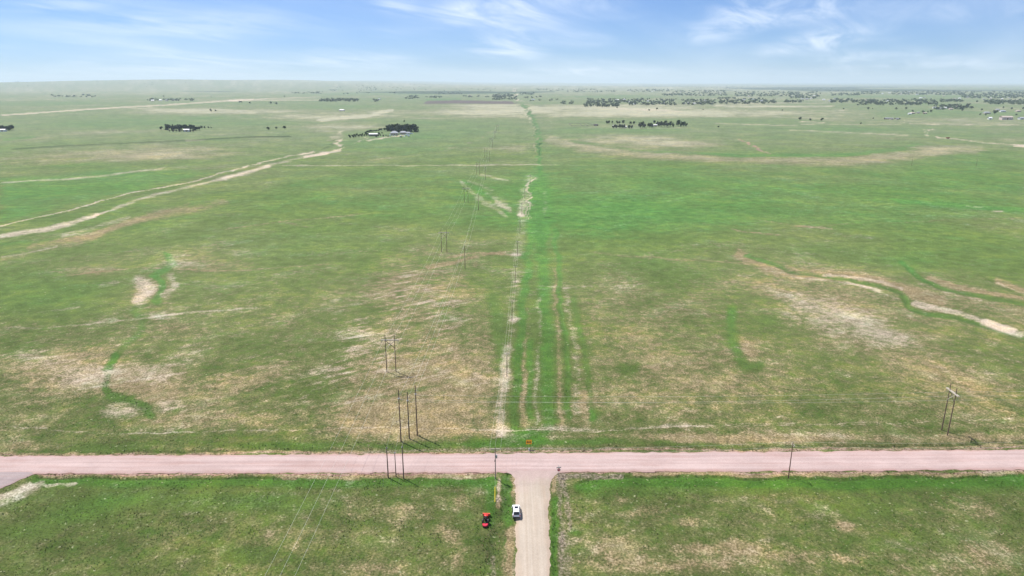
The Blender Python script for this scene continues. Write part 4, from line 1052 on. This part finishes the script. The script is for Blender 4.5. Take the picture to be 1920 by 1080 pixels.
def vehicle(px, py, m, label, L_=4.6, h_=1.5, rz=0.0, box=False, group='vehicles parked at the farm'):
    x, y, z = at(px, py)
    t = thing('parked_truck' if box else 'parked_vehicle', label, 'truck' if box else 'car', (x, y, z), rz, group)
    b = MB(); w2 = .92
    prof = [(-L_ / 2, .4, .85), (-L_ / 2 + .3, .3, 1.0), (-L_ * .3, .3, 1.05), (-L_ * .2, .3, h_), (L_ * .12, .3, h_), (L_ * .24, .3, 1.05), (L_ * .46, .3, .95), (L_ / 2, .4, .7)]
    if box: prof = [(-L_ / 2, .5, h_), (L_ * .22, .5, h_), (L_ * .24, .4, h_ * .8), (L_ * .34, .4, h_ * .78), (L_ * .42, .35, 1.2), (L_ / 2, .4, 1.1)]
    b.loft([[(xx, -w2, z0), (xx, w2, z0), (xx, w2 * .95, z1 * .75), (xx, w2 * .75, z1), (xx, -w2 * .75, z1), (xx, -w2 * .95, z1 * .75)] for xx, z0, z1 in prof], sm=False); b.obj('body', m, t)
    for sx in (-.3, .3):
        for sy in (-.8, .8):
            MB().tube([(sx * L_, sy - .1, .33), (sx * L_, sy + .1, .33)], .33, 10).obj('wheel', M_tyre, t)
    MB().box((-L_ * .04, 0, (1.05 + h_) / 2), (L_ * .30, 1.62, (h_ - 1.05) * .6)).obj('window_band', M_win, t)
    return t

# ---- farm in the middle distance, left of centre
FG = 'dark trees of the windbreak behind the farmhouse'
for i, (px, py, h) in enumerate([(727, 246.5, 12.5), (730.5, 245.5, 13), (734, 246.5, 13), (737, 245.5, 13.5), (741, 246.5, 12.5), (744.5, 246, 14), (747, 247, 13), (750, 246, 13.5), (753, 247, 14), (756.5, 246.5, 13.5),
                                 (759, 247.5, 13), (762.5, 247, 14), (766, 247, 14.5), (769.5, 247.5, 14), (773, 247.2, 14), (776.5, 247, 14.5), (779, 246.5, 14), (779.5, 247.5, 11), (735.5, 248, 11), (746, 248.3, 11), (763, 249, 10)]):
    tree('spruce' if i % 3 == 1 else 'cedar', px, py, 0, 'tall dark evergreen in the dense row behind the grey-roofed farmhouse', FG, 1.05, h)
tree('cedar', 721, 245.8, 0, 'small dark evergreen just left of the dense farm row', None, .9, 6)
tree('elm', 784.5, 246.5, 0, 'low tree at the right end of the farm', None, .9, 5)
tree('elm', 758, 229.5, 0, 'small lone tree behind the farm windbreak', None, .8, 5)
for i in range(16):
    u = i / 15; tree('shrub', 655 + 38 * u + random.uniform(-.8, .8), 256.6 - 4.5 * u + (i % 2) * 2.2, 0, 'dark green shrub in the double hedge at the left of the farm', 'shrubs of the farm hedge', .8, random.uniform(2.8, 4.2))
for i in range(12):
    u = i / 11; tree('cedar', 685 + 30 * u, 250.4 - 4.8 * u, 0, 'small dark evergreen in the slanting row behind the white shed', 'small evergreens behind the white shed', 1.0, random.uniform(3.6, 5.2))
for px, py in ((709, 256), (713, 255.5), (718, 256.8), (724, 255.8), (727, 257), (705, 257), (711, 252), (716, 251)):
    tree('brush', px, py, 0, 'brown scrub bush between the white shed and the farmhouse', 'brown bushes at the farm', .8, random.uniform(2.4, 3.6))
building('long_shed', 'long low shed with bright white roof at the left of the farm', 'shed', 699.5, 255.3, 15, 7, 3.2, 1.5, M_wgreen, M_rwhite, R(4), wins=3)
building('farmhouse', 'farmhouse with grey hip roof in front of the dark trees', 'house', 738.6, 253.4, 14.5, 11, 3.4, 3.6, M_wtan, M_rgrey, R(8), True, 4)
building('farmhouse', 'grey-roofed farm building right of the farmhouse', 'house', 755.5, 251.8, 13.5, 8, 3.0, 2.4, M_wtan, M_rgrey, R(4), True, 3)
building('garage', 'small white farm garage behind the parked vehicles', 'garage', 765.5, 252.2, 6, 6, 2.8, 1.5, M_wwhite, M_rgrey, 0, wins=1)
VC = [mat('blue_grey_vehicle_paint', (.20, .22, .26), .35), M_car, mat('dark_vehicle_paint', (.03, .03, .035), .35), M_car, mat('silver_vehicle_paint', (.45, .46, .48), .35), M_car, mat('red_vehicle_paint', (.25, .03, .03), .35)]
for i, (px, py, lb, L_, bx_) in enumerate([(731.5, 255.4, 'white van parked in front of the grey-roofed farmhouse', 5.5, True), (738, 255.6, 'pale vehicle parked in front of the grey-roofed farmhouse', 4.8, False), (744, 255.4, 'dark vehicle parked at the front of the farmhouse', 4.6, False),
                                     (751, 255.4, 'white vehicle nearest the camera in the farm yard', 5.2, False), (756, 253.6, 'silver vehicle in the middle of the farm yard', 4.8, False), (758.5, 256.6, 'white vehicle at the front edge of the farm yard', 5, False),
                                     (763.5, 254.3, 'white box truck in the farm yard', 6.5, True), (766.5, 256, 'white trailer-like truck at the right of the farm yard', 6.5, True), (772, 251.8, 'white box vehicle standing alone right of the farm yard', 6, True), (752, 257.6, 'dark vehicle at the front edge of the farm yard', 5, False)]):
    vehicle(px, py, VC[2] if 'dark' in lb else VC[4] if 'silver' in lb or 'pale' in lb else M_car, lb, L_, 2.6 if bx_ else 1.6, R(random.choice((0, 8, 80, 170))), bx_)
# ---- grove with a shed at far left, clump in the corner
for i in range(20):
    u = i / 19; px = 312 + 62 * u + random.uniform(-1.2, 1.2)
    tree('cedar' if i % 4 else 'spruce', px, 246.2 - random.random() * 2.0, 0, 'dark tree in the isolated grove around the small white shed', 'trees of the left grove', 1.0, random.uniform(8.5, 12.5) * (1 - .35 * (u > .85)))
for i in range(8): tree('brush', 318 + 6.5 * i, 247.6, 0, 'brown bush along the front of the isolated left grove', 'bushes of the left grove', .8, random.uniform(2.5, 4))
for px, h in ((378, 5), (384, 4), (391, 3.5), (396, 3)): tree('shrub', px, 241.6, 0, 'low shrub trailing off the right end of the left grove', 'shrubs beside the left grove', .8, h)
tree('cedar', 302.5, 245, 0, 'single rounded tree at the left end of the left grove', None, 1, 8)
building('shed', 'small white shed in front of the left grove', 'shed', 349.5, 247.6, 11, 6, 3.6, 1.4, M_wwhite, M_rwhite, 0, wins=2)
for i in range(11): tree('cedar', -3 + 2.7 * i, 245 + random.uniform(-1.5, 1.5), 0, 'dark tree in the clump at the far left edge', 'trees at the left edge', 1.0, random.uniform(8, 11))
building('shed', 'white shed among trees at the far left edge', 'shed', 4, 247, 12, 6, 3.4, 1.4, M_wwhite, M_rwhite, 0, wins=2)
for px, py, h, lb in ((503, 243.5, 5, 'leftmost of three small trees in the green pasture left of the farm'), (518.5, 242.8, 5.5, 'middle of three small trees in the green pasture left of the farm'), (533.5, 242.5, 7, 'rightmost of three small trees in the green pasture left of the farm'),
                      (395.5, 209, 9, 'rounded bush alone in the pasture above the left grove'), (404, 208.5, 5, 'smaller bush right of the rounded bush above the left grove'), (533.5, 182, 10, 'lone dark tree beside the far pale road, left'), (307, 182, 12, 'lone tree in the far left distance'), (396, 183, 8, 'small lone tree by the far left road')):
    tree('elm' if h > 5.2 else 'shrub', px, py, 0, lb, None, 1, h, 'tree')
# ---- tree lot right of centre
TG = 'trees of the isolated lot right of centre'
LOT = [(1138, 233, 8, 'elm'), (1142, 233, 8.5, 'elm'), (1148, 233, 8, 'elm'), (1157, 232.5, 7.5, 'elm'), (1161, 233, 7, 'elm'), (1168.5, 232.5, 9, 'elm'), (1150, 242, 8, 'silver'), (1155.5, 242, 9, 'silver'), (1161, 241.5, 9, 'silver'), (1166, 242, 9, 'silver'), (1170, 241.5, 8, 'silver'),
       (1180, 242, 8.5, 'elm'), (1184, 241.5, 7, 'silver'), (1188.5, 234.5, 8, 'cedar'), (1182.5, 234, 7, 'silver'), (1200, 241, 11, 'silver'), (1204.5, 240, 14, 'elm'), (1208, 241, 9, 'silver'), (1217.5, 240, 11, 'elm'), (1222, 240.5, 9, 'silver'), (1226.5, 233.2, 8, 'cedar'), (1231.5, 236, 7, 'cedar'),
       (1235, 238, 11, 'silver'), (1240, 238.5, 11.5, 'silver'), (1246, 238, 14, 'elm'), (1250, 239, 10, 'silver'), (1256, 238, 12, 'elm'), (1261.5, 238.8, 10, 'elm'), (1272, 238, 15, 'elm'), (1277, 238.5, 12, 'elm'), (1282, 238.6, 12, 'cedar'), (1286.5, 238.8, 9, 'cedar')]
for px, py, h, k in LOT:
    tree(k, px, py, 0, {'elm': 'green broadleaf tree in the isolated lot right of centre', 'silver': 'silvery grey tree in the isolated lot right of centre', 'cedar': 'dark rounded evergreen in the isolated lot right of centre'}[k], TG, .85, h)
building('shed', 'pale shed under trees at the left of the isolated tree lot', 'shed', 1152.5, 239.2, 8, 6, 3, 1.4, M_wwhite, M_rwhite, R(6), wins=2)
building('shed', 'small pale shed between trees in the middle of the isolated lot', 'shed', 1229, 237.6, 8, 5, 3, 1.3, M_wtan, M_rwhite, R(-5), wins=2)
building('shed', 'small white hut left of the second tree row in the isolated lot', 'shed', 1173, 239.8, 4, 4, 2.4, 1.0, M_wwhite, M_rwhite, 0, wins=1)
building('barn', 'low dark barn left of the isolated tree lot', 'barn', 1117.5, 236.6, 9.5, 6, 2.6, 1.0, M_wbrown, M_rdark, 0, wins=2)
# corral of rails
M_rail = mat('grey_rail_wood', (.20, .18, .16), .9)
x0, y0, z0 = at(1072, 237.5); x1, y1, z1 = at(1108, 233.5)
t = thing('corral', 'grey rail corral left of the low dark barn', 'corral', (x0, y0, z0))
W_, D_ = x1 - x0, y1 - y0
for (ax, ay), (bx_, by_) in (((0, 0), (W_, 0)), ((W_, 0), (W_, D_)), ((W_, D_), (0, D_)), ((0, D_), (0, 0)), ((W_ * .45, 0), (W_ * .5, D_)), ((W_ * .7, 0), (W_ * .7, D_))):
    n = max(2, int(math.hypot(bx_ - ax, by_ - ay) / 8))
    rm_ = MB()
    for zz_ in (.6, 1.1, 1.6): rm_.tube([(ax, ay, zz_), (bx_, by_, zz_)], .09, 4)
    for k in range(n + 1): rm_.tube([(ax + (bx_ - ax) * k / n, ay + (by_ - ay) * k / n, -.4), (ax + (bx_ - ax) * k / n, ay + (by_ - ay) * k / n, 1.85)], .12, 5)
    rm_.obj('rail_fence', M_rail, t)
# ---- right: small features along the curved track
x, y, z = at(1777, 260.5)
t = thing('stock_trailer', 'small rusty red stock trailer beside the curved track at right', 'trailer', (x, y, z), R(5))
rst = mat('rusty_red_steel', (.22, .06, .03), .8, var=.3, scale=2)
MB().box((0, 0, 1.55), (5.6, 2.1, 1.9)).obj('body', rst, t); MB().tube([(2.8, 0, .7), (4.4, 0, .6)], .08, 6).obj('hitch', rst, t)
for sx in (-.5, .5):
    for sy in (-1.1, 1.1): MB().tube([(sx * 1.1, sy - .12, .4), (sx * 1.1, sy + .12, .4)], .4, 10).obj('wheel', M_tyre, t)
for i, (px, py, h) in enumerate([(1500, 225.5, 8), (1519, 227, 6), (1541, 227.5, 8)]):
    tree('elm', px, py, 0, ['leftmost', 'middle', 'rightmost'][i] + ' of three trees round a bare patch in the right pasture', None, 1.1, h)
for px, py, h, lb in ((1628, 205, 10, 'rounded lone tree in front of the right town belt'), (1636, 204, 5, 'small pale tree beside the rounded lone tree'), (1680, 205, 9, 'lone tree left of the red-roofed ranch house'), (1698.5, 205.5, 11, 'larger lone tree left of the ranch house'), (1582, 204.5, 4, 'tiny bush in the right pasture'),
                      (1805, 207.5, 8, 'pale tree left of the white-roofed houses'), (1832, 192.5, 11, 'dark lone tree in front of the far right belt'), (1637, 222, 3, 'tiny bush in the green pasture at right'), (1614, 233, 3, 'tiny dark bush near the pasture trail'), (1347, 239.3, 3.5, 'tiny bush right of the isolated tree lot'),
                      (1318, 206, 5, 'small lone tree in the pale field right of centre'), (1217, 207.6, 6, 'left of two small trees by the bare streak'), (1231.5, 206, 9, 'right of two small trees by the bare streak'), (1467, 208, 5, 'small lone tree at the end of the bare line'), (1157, 202.5, 6, 'small tree at the right end of the front tree row')):
    tree('shrub' if h < 5 else 'elm', px, py, 0, lb, None, 1.1, h, 'bush' if h < 5 else 'tree')
building('ranch_house', 'ranch house with brown roof among small trees at right', 'house', 1712, 213.5, 14, 9, 3.2, 2.2, M_wtan, M_rtan, R(10), True, 3)
building('ranch_shed', 'white shed left of the brown-roofed ranch house', 'shed', 1706.5, 214.5, 9, 6, 3, 1.4, M_wwhite, M_rwhite, R(-8), wins=2)
building('ranch_shed', 'grey shed right of the brown-roofed ranch house', 'shed', 1722, 212.6, 9, 6, 3, 1.4, M_wtan, M_rgrey, R(5), wins=2)
building('ranch_shed', 'small red-brown shed at the right end of the ranch', 'shed', 1735, 213.2, 10, 6, 3, 1.4, M_wbrown, M_rtan, 0, wins=2)
for px, h in ((1711, 8), (1730, 7), (1733, 5), (1740, 6), (1746, 9)): tree('elm', px, 210.5, 0, 'small tree behind the brown-roofed ranch house', 'trees at the ranch house', 1, h)
for i, (px, py) in enumerate([(1662, 223.3), (1667, 223.2), (1672.5, 223.6), (1683, 223.8)]):
    building('shed', 'small grey-roofed shed in the row at the start of the pale farm road', 'shed', px, py, 8, 6, 2.8, 1.2, M_wtan, M_rgrey, R(5 * i), wins=2, group='sheds at the start of the farm road')
for px in (1658.5, 1678, 1687): tree('shrub', px, 223.5, 0, 'low bush beside the grey-roofed sheds on the farm road', 'bushes by the sheds', .8, None, None) if False else tree('shrub', px, 223.5, 0, 'low bush beside the grey-roofed sheds on the farm road', 'bushes by the sheds', .8, 3.5)
building('barn', 'large pink-beige barn at the far right', 'barn', 1889.5, 223.4, 28, 14, 6.5, 3.2, M_wpink, M_rtan, R(-3), wins=3)
building('house', 'small bright white house left of the pink-beige barn', 'house', 1857.5, 222.5, 9, 7, 3.6, 2.4, M_wwhite, M_rwhite, 0, wins=2)
building('house', 'wide grey-roofed house in front of trees, left of the barn', 'house', 1852, 212.8, 20, 10, 3.6, 2.6, M_wtan, M_rgrey, R(6), True, 4)
building('house', 'pale house behind the pink-beige barn', 'house', 1882, 209.5, 16, 10, 3.6, 2.4, M_wwhite, M_rgrey, R(-8), True, 3)
building('house', 'tan house at the far right edge', 'house', 1911, 209, 15, 10, 3.6, 2.4, M_wtan, M_rtan, R(4), True, 3)
building('house', 'white-walled house at the right edge below the tan house', 'house', 1917, 223, 14, 9, 3.6, 2.2, M_wwhite, M_rgrey, R(6), wins=2)
building('barn', 'long pale barn in front of the far right tree belt', 'barn', 1772, 203.2, 15, 9, 4, 1.8, M_wwhite, M_rwhite, R(3), wins=2)
building('house', 'grey-roofed house left of the dark tree by the barn', 'house', 1872, 206.5, 13, 9, 3.4, 2.2, M_wtan, M_rgrey, R(-5), True, 2)
for px, py, h in ((1864, 213.5, 13), (1841, 206.5, 8), (1869, 210.5, 8), (1881, 203.8, 9), (1897, 205, 8), (1838, 215.5, 6), (1905, 216.5, 7), (1848, 215.8, 6), (1918, 205, 9)): tree('elm', px, py, 0, 'broadleaf tree between the houses at the far right', 'trees between the right houses', 1, h)

# ---- belts of trees of the far town: (x0, x1, y near, y far, count, group words)
NB = [(1099, 1268, 197, 186.5, 52, 'nearest town belt right of centre'), (1095, 1160, 200.5, 197.5, 12, 'thin row in front of the nearest town belt'), (1278, 1341, 196.5, 188, 20, 'second clump of the near town belt'), (1348, 1455, 195.5, 187, 28, 'third clump of the near town belt'),
      (1608, 1756, 198, 188.5, 46, 'dense belt in front of the right town'), (1558, 1608, 193.5, 187, 14, 'left end of the dense right belt'), (1753, 1824, 205, 199, 16, 'scattered trees below the dense right belt')]
n_ind = 0
for x0, x1, ya, yb, cnt, words_ in NB:
    for i in range(cnt):
        u = (i + random.random()) / cnt; v = random.random()
        edge = min(1, 6 * min(u, 1 - u) + .35)
        kd = random.choice(('elm', 'elm', 'cedar', 'elm'))
        tree(kd, x0 + (x1 - x0) * u, ya + (yb - ya) * v * edge, 0, {'elm': 'green broadleaf tree', 'cedar': 'dark evergreen'}[kd] + ' in the ' + words_, 'trees of the ' + words_, 1.6, random.uniform(8, 12.5) * (.75 + .25 * edge)); n_ind += 1
# farther belts read as masses
def belt_mass(label_name, rows, mats, per=14):
    P = []
    for x0, x1, ya, yb, cnt in rows:
        for i in range(cnt):
            u = RNG.random(); v = RNG.random(); x, y, z = at(x0 + (x1 - x0) * u, ya + (yb - ya) * v)
            h = RNG.uniform(6, 11); r = h * 1.1
            d = RNG.normal(size=(per, 3)); d /= np.linalg.norm(d, axis=1)[:, None]; d *= RNG.random((per, 1)) ** .4
            P.append(np.array([x, y, z + h * .55]) + d * np.array([r, r, h * .45]))
    P = np.concatenate(P); V, F = leaf_quads(P, 2.8)
    return tag(link(label_name, np_mesh(label_name, V, F, mats)), None, None, None, 'stuff')
belt_mass('far_tree_belt', [(1176, 1262, 173, 167, 70), (1261, 1364, 180, 170, 120), (1378, 1500, 181, 173, 130), (1064, 1120, 173, 166, 50), (1125, 1158, 173, 170, 16), (1240, 1300, 179.5, 177, 26), (1472, 1503, 193, 190, 16), (1345, 1380, 186, 184.5, 18), (1480, 1542, 185, 172, 60), (1558, 1612, 179.5, 175, 40), (1615, 1652, 177, 171, 46),
                            (1672, 1802, 178, 170, 190), (1800, 1925, 184, 172.5, 230), (1764, 1806, 192, 188.5, 30), (1846, 1930, 196, 188.5, 90), (1555, 1606, 171, 169.5, 26), (1500, 1560, 168, 165.5, 24), (1300, 1480, 166, 163, 60), (1600, 1900, 165, 161.5, 60)], M_elm)
belt_mass('far_tree_scatter', [(668, 708, 169.5, 165, 36), (616, 632, 170, 168, 9), (817, 865, 176.5, 172, 26), (762, 785, 185.5, 180, 20), (798, 826, 183.5, 181, 12), (925, 968, 187, 177, 70), (975, 1002, 179, 173, 22), (1006, 1056, 170, 167, 36), (600, 671, 190.5, 187, 90), (702, 708, 191, 189, 5), (727, 742, 174.5, 172.5, 7), (870, 960, 183, 180, 14), (975, 1045, 191, 182, 12),
                               (93, 181, 182, 178.5, 26), (277, 362, 189.5, 187, 24), (545, 600, 175, 172.5, 26), (618, 645, 169.5, 166, 14), (268, 290, 168, 166, 8), (120, 470, 166, 161, 16), (700, 1000, 170, 162, 50), (560, 700, 176, 170, 12), (960, 1100, 164, 160, 24), (0, 60, 168, 163, 12), (1040, 1075, 196, 191, 8), (430, 560, 196, 192, 5)], M_elm, 12)
belt_mass('town_undergrowth', [(a, b_, c_, d_, int(n_ * 2.2)) for a, b_, c_, d_, n_, _w in NB], M_elm, 8)
# houses of the far town
HP = [(1122, 190.5), (1157, 188.5), (1171, 187.5), (1178, 192), (1190, 195.5), (1215, 190), (1243, 194), (1283, 194.8), (1292, 193.6), (1302, 195.2), (1322, 190), (1395, 188.5), (1412, 187), (1428, 190.5), (1223, 172.5), (1228, 171.5), (1276, 173.5), (1314, 179.3), (1340, 168), (1345, 167.5), (1352, 176), (1363, 166.8), (1368, 166.5), (1298, 178.5), (1405, 181),
      (1462, 168), (1468, 168.2), (1484, 181.5), (1505, 186.5), (1513, 187), (1521, 185.8), (1527, 180), (1533, 178.5), (1545, 188), (1556, 190), (1567, 186), (1580, 190.5), (1622, 190), (1650, 196.5), (1664, 190.5), (1703, 193), (1718, 196.5), (1727, 184.3), (1734, 183.5), (1755, 202.8), (1762, 204.3), (1784, 204.8), (1798, 201.5), (1655, 176), (1668, 175), (1690, 177), (1705, 173), (1720, 178), (1738, 177.5), (1760, 177.5), (1770, 180.5),
      (1790, 185.5), (1800, 184.8), (1815, 183), (1830, 181), (1845, 186.5), (1858, 184.5), (1868, 181), (1880, 186.5), (1893, 184), (1905, 181.5), (1912, 187), (632, 167.8), (700, 169.5), (711, 187.2), (640, 230.5), (880, 180), (1000, 187), (286, 189.8), (300, 189), (312, 189.5), (324, 188.8)]
for i, (px, py) in enumerate(HP):
    if px == 640: px, py = 640.5, 207.8
    left = px < 1050
    building('far_house', 'tiny far house ' + ('in the left distance' if px < 400 else 'in the distance left of centre' if left else 'among the trees of the far town'), 'house', px, py, random.uniform(11, 19), random.uniform(8, 11), 3.6, 2.4, random.choice((M_wwhite, M_wtan, M_wpink, M_wwhite)), random.choice((M_rgrey, M_rwhite, M_rtan, M_rwhite, M_rgrey)), R(random.uniform(-25, 25)), i % 2 == 0, 0, False,
             'far houses at left' if px < 400 else 'far houses left of centre' if left else 'houses of the far town')

# ------------------------------------------------------------------ grass and weeds near the road
M_tuft = bpy.data.materials.new('grass_blades'); M_tuft.use_nodes = True
b_ = M_tuft.node_tree.nodes['Principled BSDF']; b_.inputs['Roughness'].default_value = .8; b_.inputs['Specular IOR Level'].default_value = .15
an = M_tuft.node_tree.nodes.new('ShaderNodeAttribute'); an.attribute_name = 'tint'
M_tuft.node_tree.links.new(an.outputs['Color'], b_.inputs['Base Color'])
def tufts(name, X_, Y_, H, Rd, C, blades=5):
    n = len(X_); a = RNG.random((n, blades)) * 6.28; o = RNG.random((n, blades)) * .5
    bx_ = X_[:, None] + np.cos(a) * o * Rd[:, None]; by_ = Y_[:, None] + np.sin(a) * o * Rd[:, None]
    lean = Rd[:, None] * (.5 + .8 * RNG.random((n, blades)))
    tx = bx_ + np.cos(a) * lean; ty = by_ + np.sin(a) * lean; tz = H[:, None] * (.6 + .6 * RNG.random((n, blades)))
    wd = Rd[:, None] * .34
    z0 = -.25
    v0 = np.stack([bx_ - np.sin(a) * wd, by_ + np.cos(a) * wd, np.full_like(bx_, z0)], -1)
    v1 = np.stack([bx_ + np.sin(a) * wd, by_ - np.cos(a) * wd, np.full_like(bx_, z0)], -1)
    v2 = np.stack([tx, ty, tz], -1)
    V = np.stack([v0, v1, v2], 2).reshape(-1, 3); F = np.arange(len(V)).reshape(-1, 3)
    me = np_mesh(name, V, F, M_tuft, 3)
    at_ = me.attributes.new('tint', 'FLOAT_COLOR', 'POINT')
    cc = np.repeat(C, blades * 3, axis=0) * (1 + .5 * (np.repeat(RNG.random((n, blades)), 3, axis=1).reshape(-1, 1) - .5))
    at_.data.foreach_set('color', np.concatenate([cc, np.ones((len(cc), 1))], 1).astype(np.float32).ravel())
    return tag(link(name, me), None, None, None, 'stuff')
def in_road(x, y):
    px, py = proj_np(x, y)
    ny = np.interp(px, [0, 700, 960, 1500, 1920], [855, 851, 849.3, 846, 843]); sy_ = np.interp(px, [0, 700, 960, 1500, 1920], [887.8, 886.6, 885.6, 883, 880.5])
    lx = np.interp(py, [883, 887, 896, 915, 960, 1080, 1200], [936, 955, 963, 966.5, 967, 966.5, 966.5]); rx_ = np.interp(py, [883, 887, 898, 925, 960, 1080, 1200], [1060, 1046, 1036, 1030.5, 1029, 1031.5, 1033])
    r = ((py > ny - .6) & (py < sy_ + .6)) | ((py >= sy_) & (px > lx - 1.0) & (px < rx_ + 1.0))
    drive = (py > sy_) & (px < np.interp(py, [885, 899, 912, 938], [72, 40, 12, -48]))
    return r | drive
def pick(n, ymin, ymax, f, spread=.82):
    y = RNG.uniform(ymin, ymax, n); x = RNG.uniform(-1, 1, n) * spread * (y + 25)
    px, py = proj_np(x, y); A = cover(x, y)
    k = (RNG.random(n) < (f(A, px, py, x, y) if f.__code__.co_argcount == 5 else f(A, px, py))) & ~in_road(x, y)
    return x[k], y[k], {q: A[q][k] for q in A}, px[k], py[k]
GREENS = np.array([(.046, .096, .018), (.066, .112, .024), (.095, .122, .036), (.052, .080, .026)]); STRAWS = np.array([(.30, .245, .135), (.24, .19, .10), (.38, .32, .20), (.20, .15, .08)])
def tuft_colors(A, bias=0.0):
    n = len(A['dry']); p = np.clip(A['dry'] * 1.1 + A['bare'] * .5 - A['lush'] * .8 - .12 + bias, .03, .95)
    s = RNG.random(n) < p
    return np.where(s[:, None], STRAWS[RNG.integers(0, 4, n)], GREENS[RNG.integers(0, 4, n)]), s
# pasture tussocks on both sides of the road
x, y, A, px, py = pick(62000, 98, 215, lambda A, px, py: np.clip(.75 - A['bare'] * .7, .1, 1) * np.interp(py, [650, 800, 1100], [.35, .7, 1]))
C, s = tuft_colors(A)
tufts('pasture_grass', x, y, RNG.uniform(.03, .11, len(x)), RNG.uniform(.10, .30, len(x)), C * 1.15, 4)
# rank growth on the verges
# dark clods and plants along the road edges
x, y, A, px, py = pick(60000, 140, 175, lambda A, px, py: (A['red'] > .3) * np.where(py > 870, .10, .05))
C = np.array([(.055, .035, .025), (.09, .05, .035), (.05, .055, .02), (.16, .10, .07)])[RNG.integers(0, 4, len(x))]
tufts('edge_clods', x, y, RNG.uniform(.10, .38, len(x)), RNG.uniform(.10, .26, len(x)), C, 6)
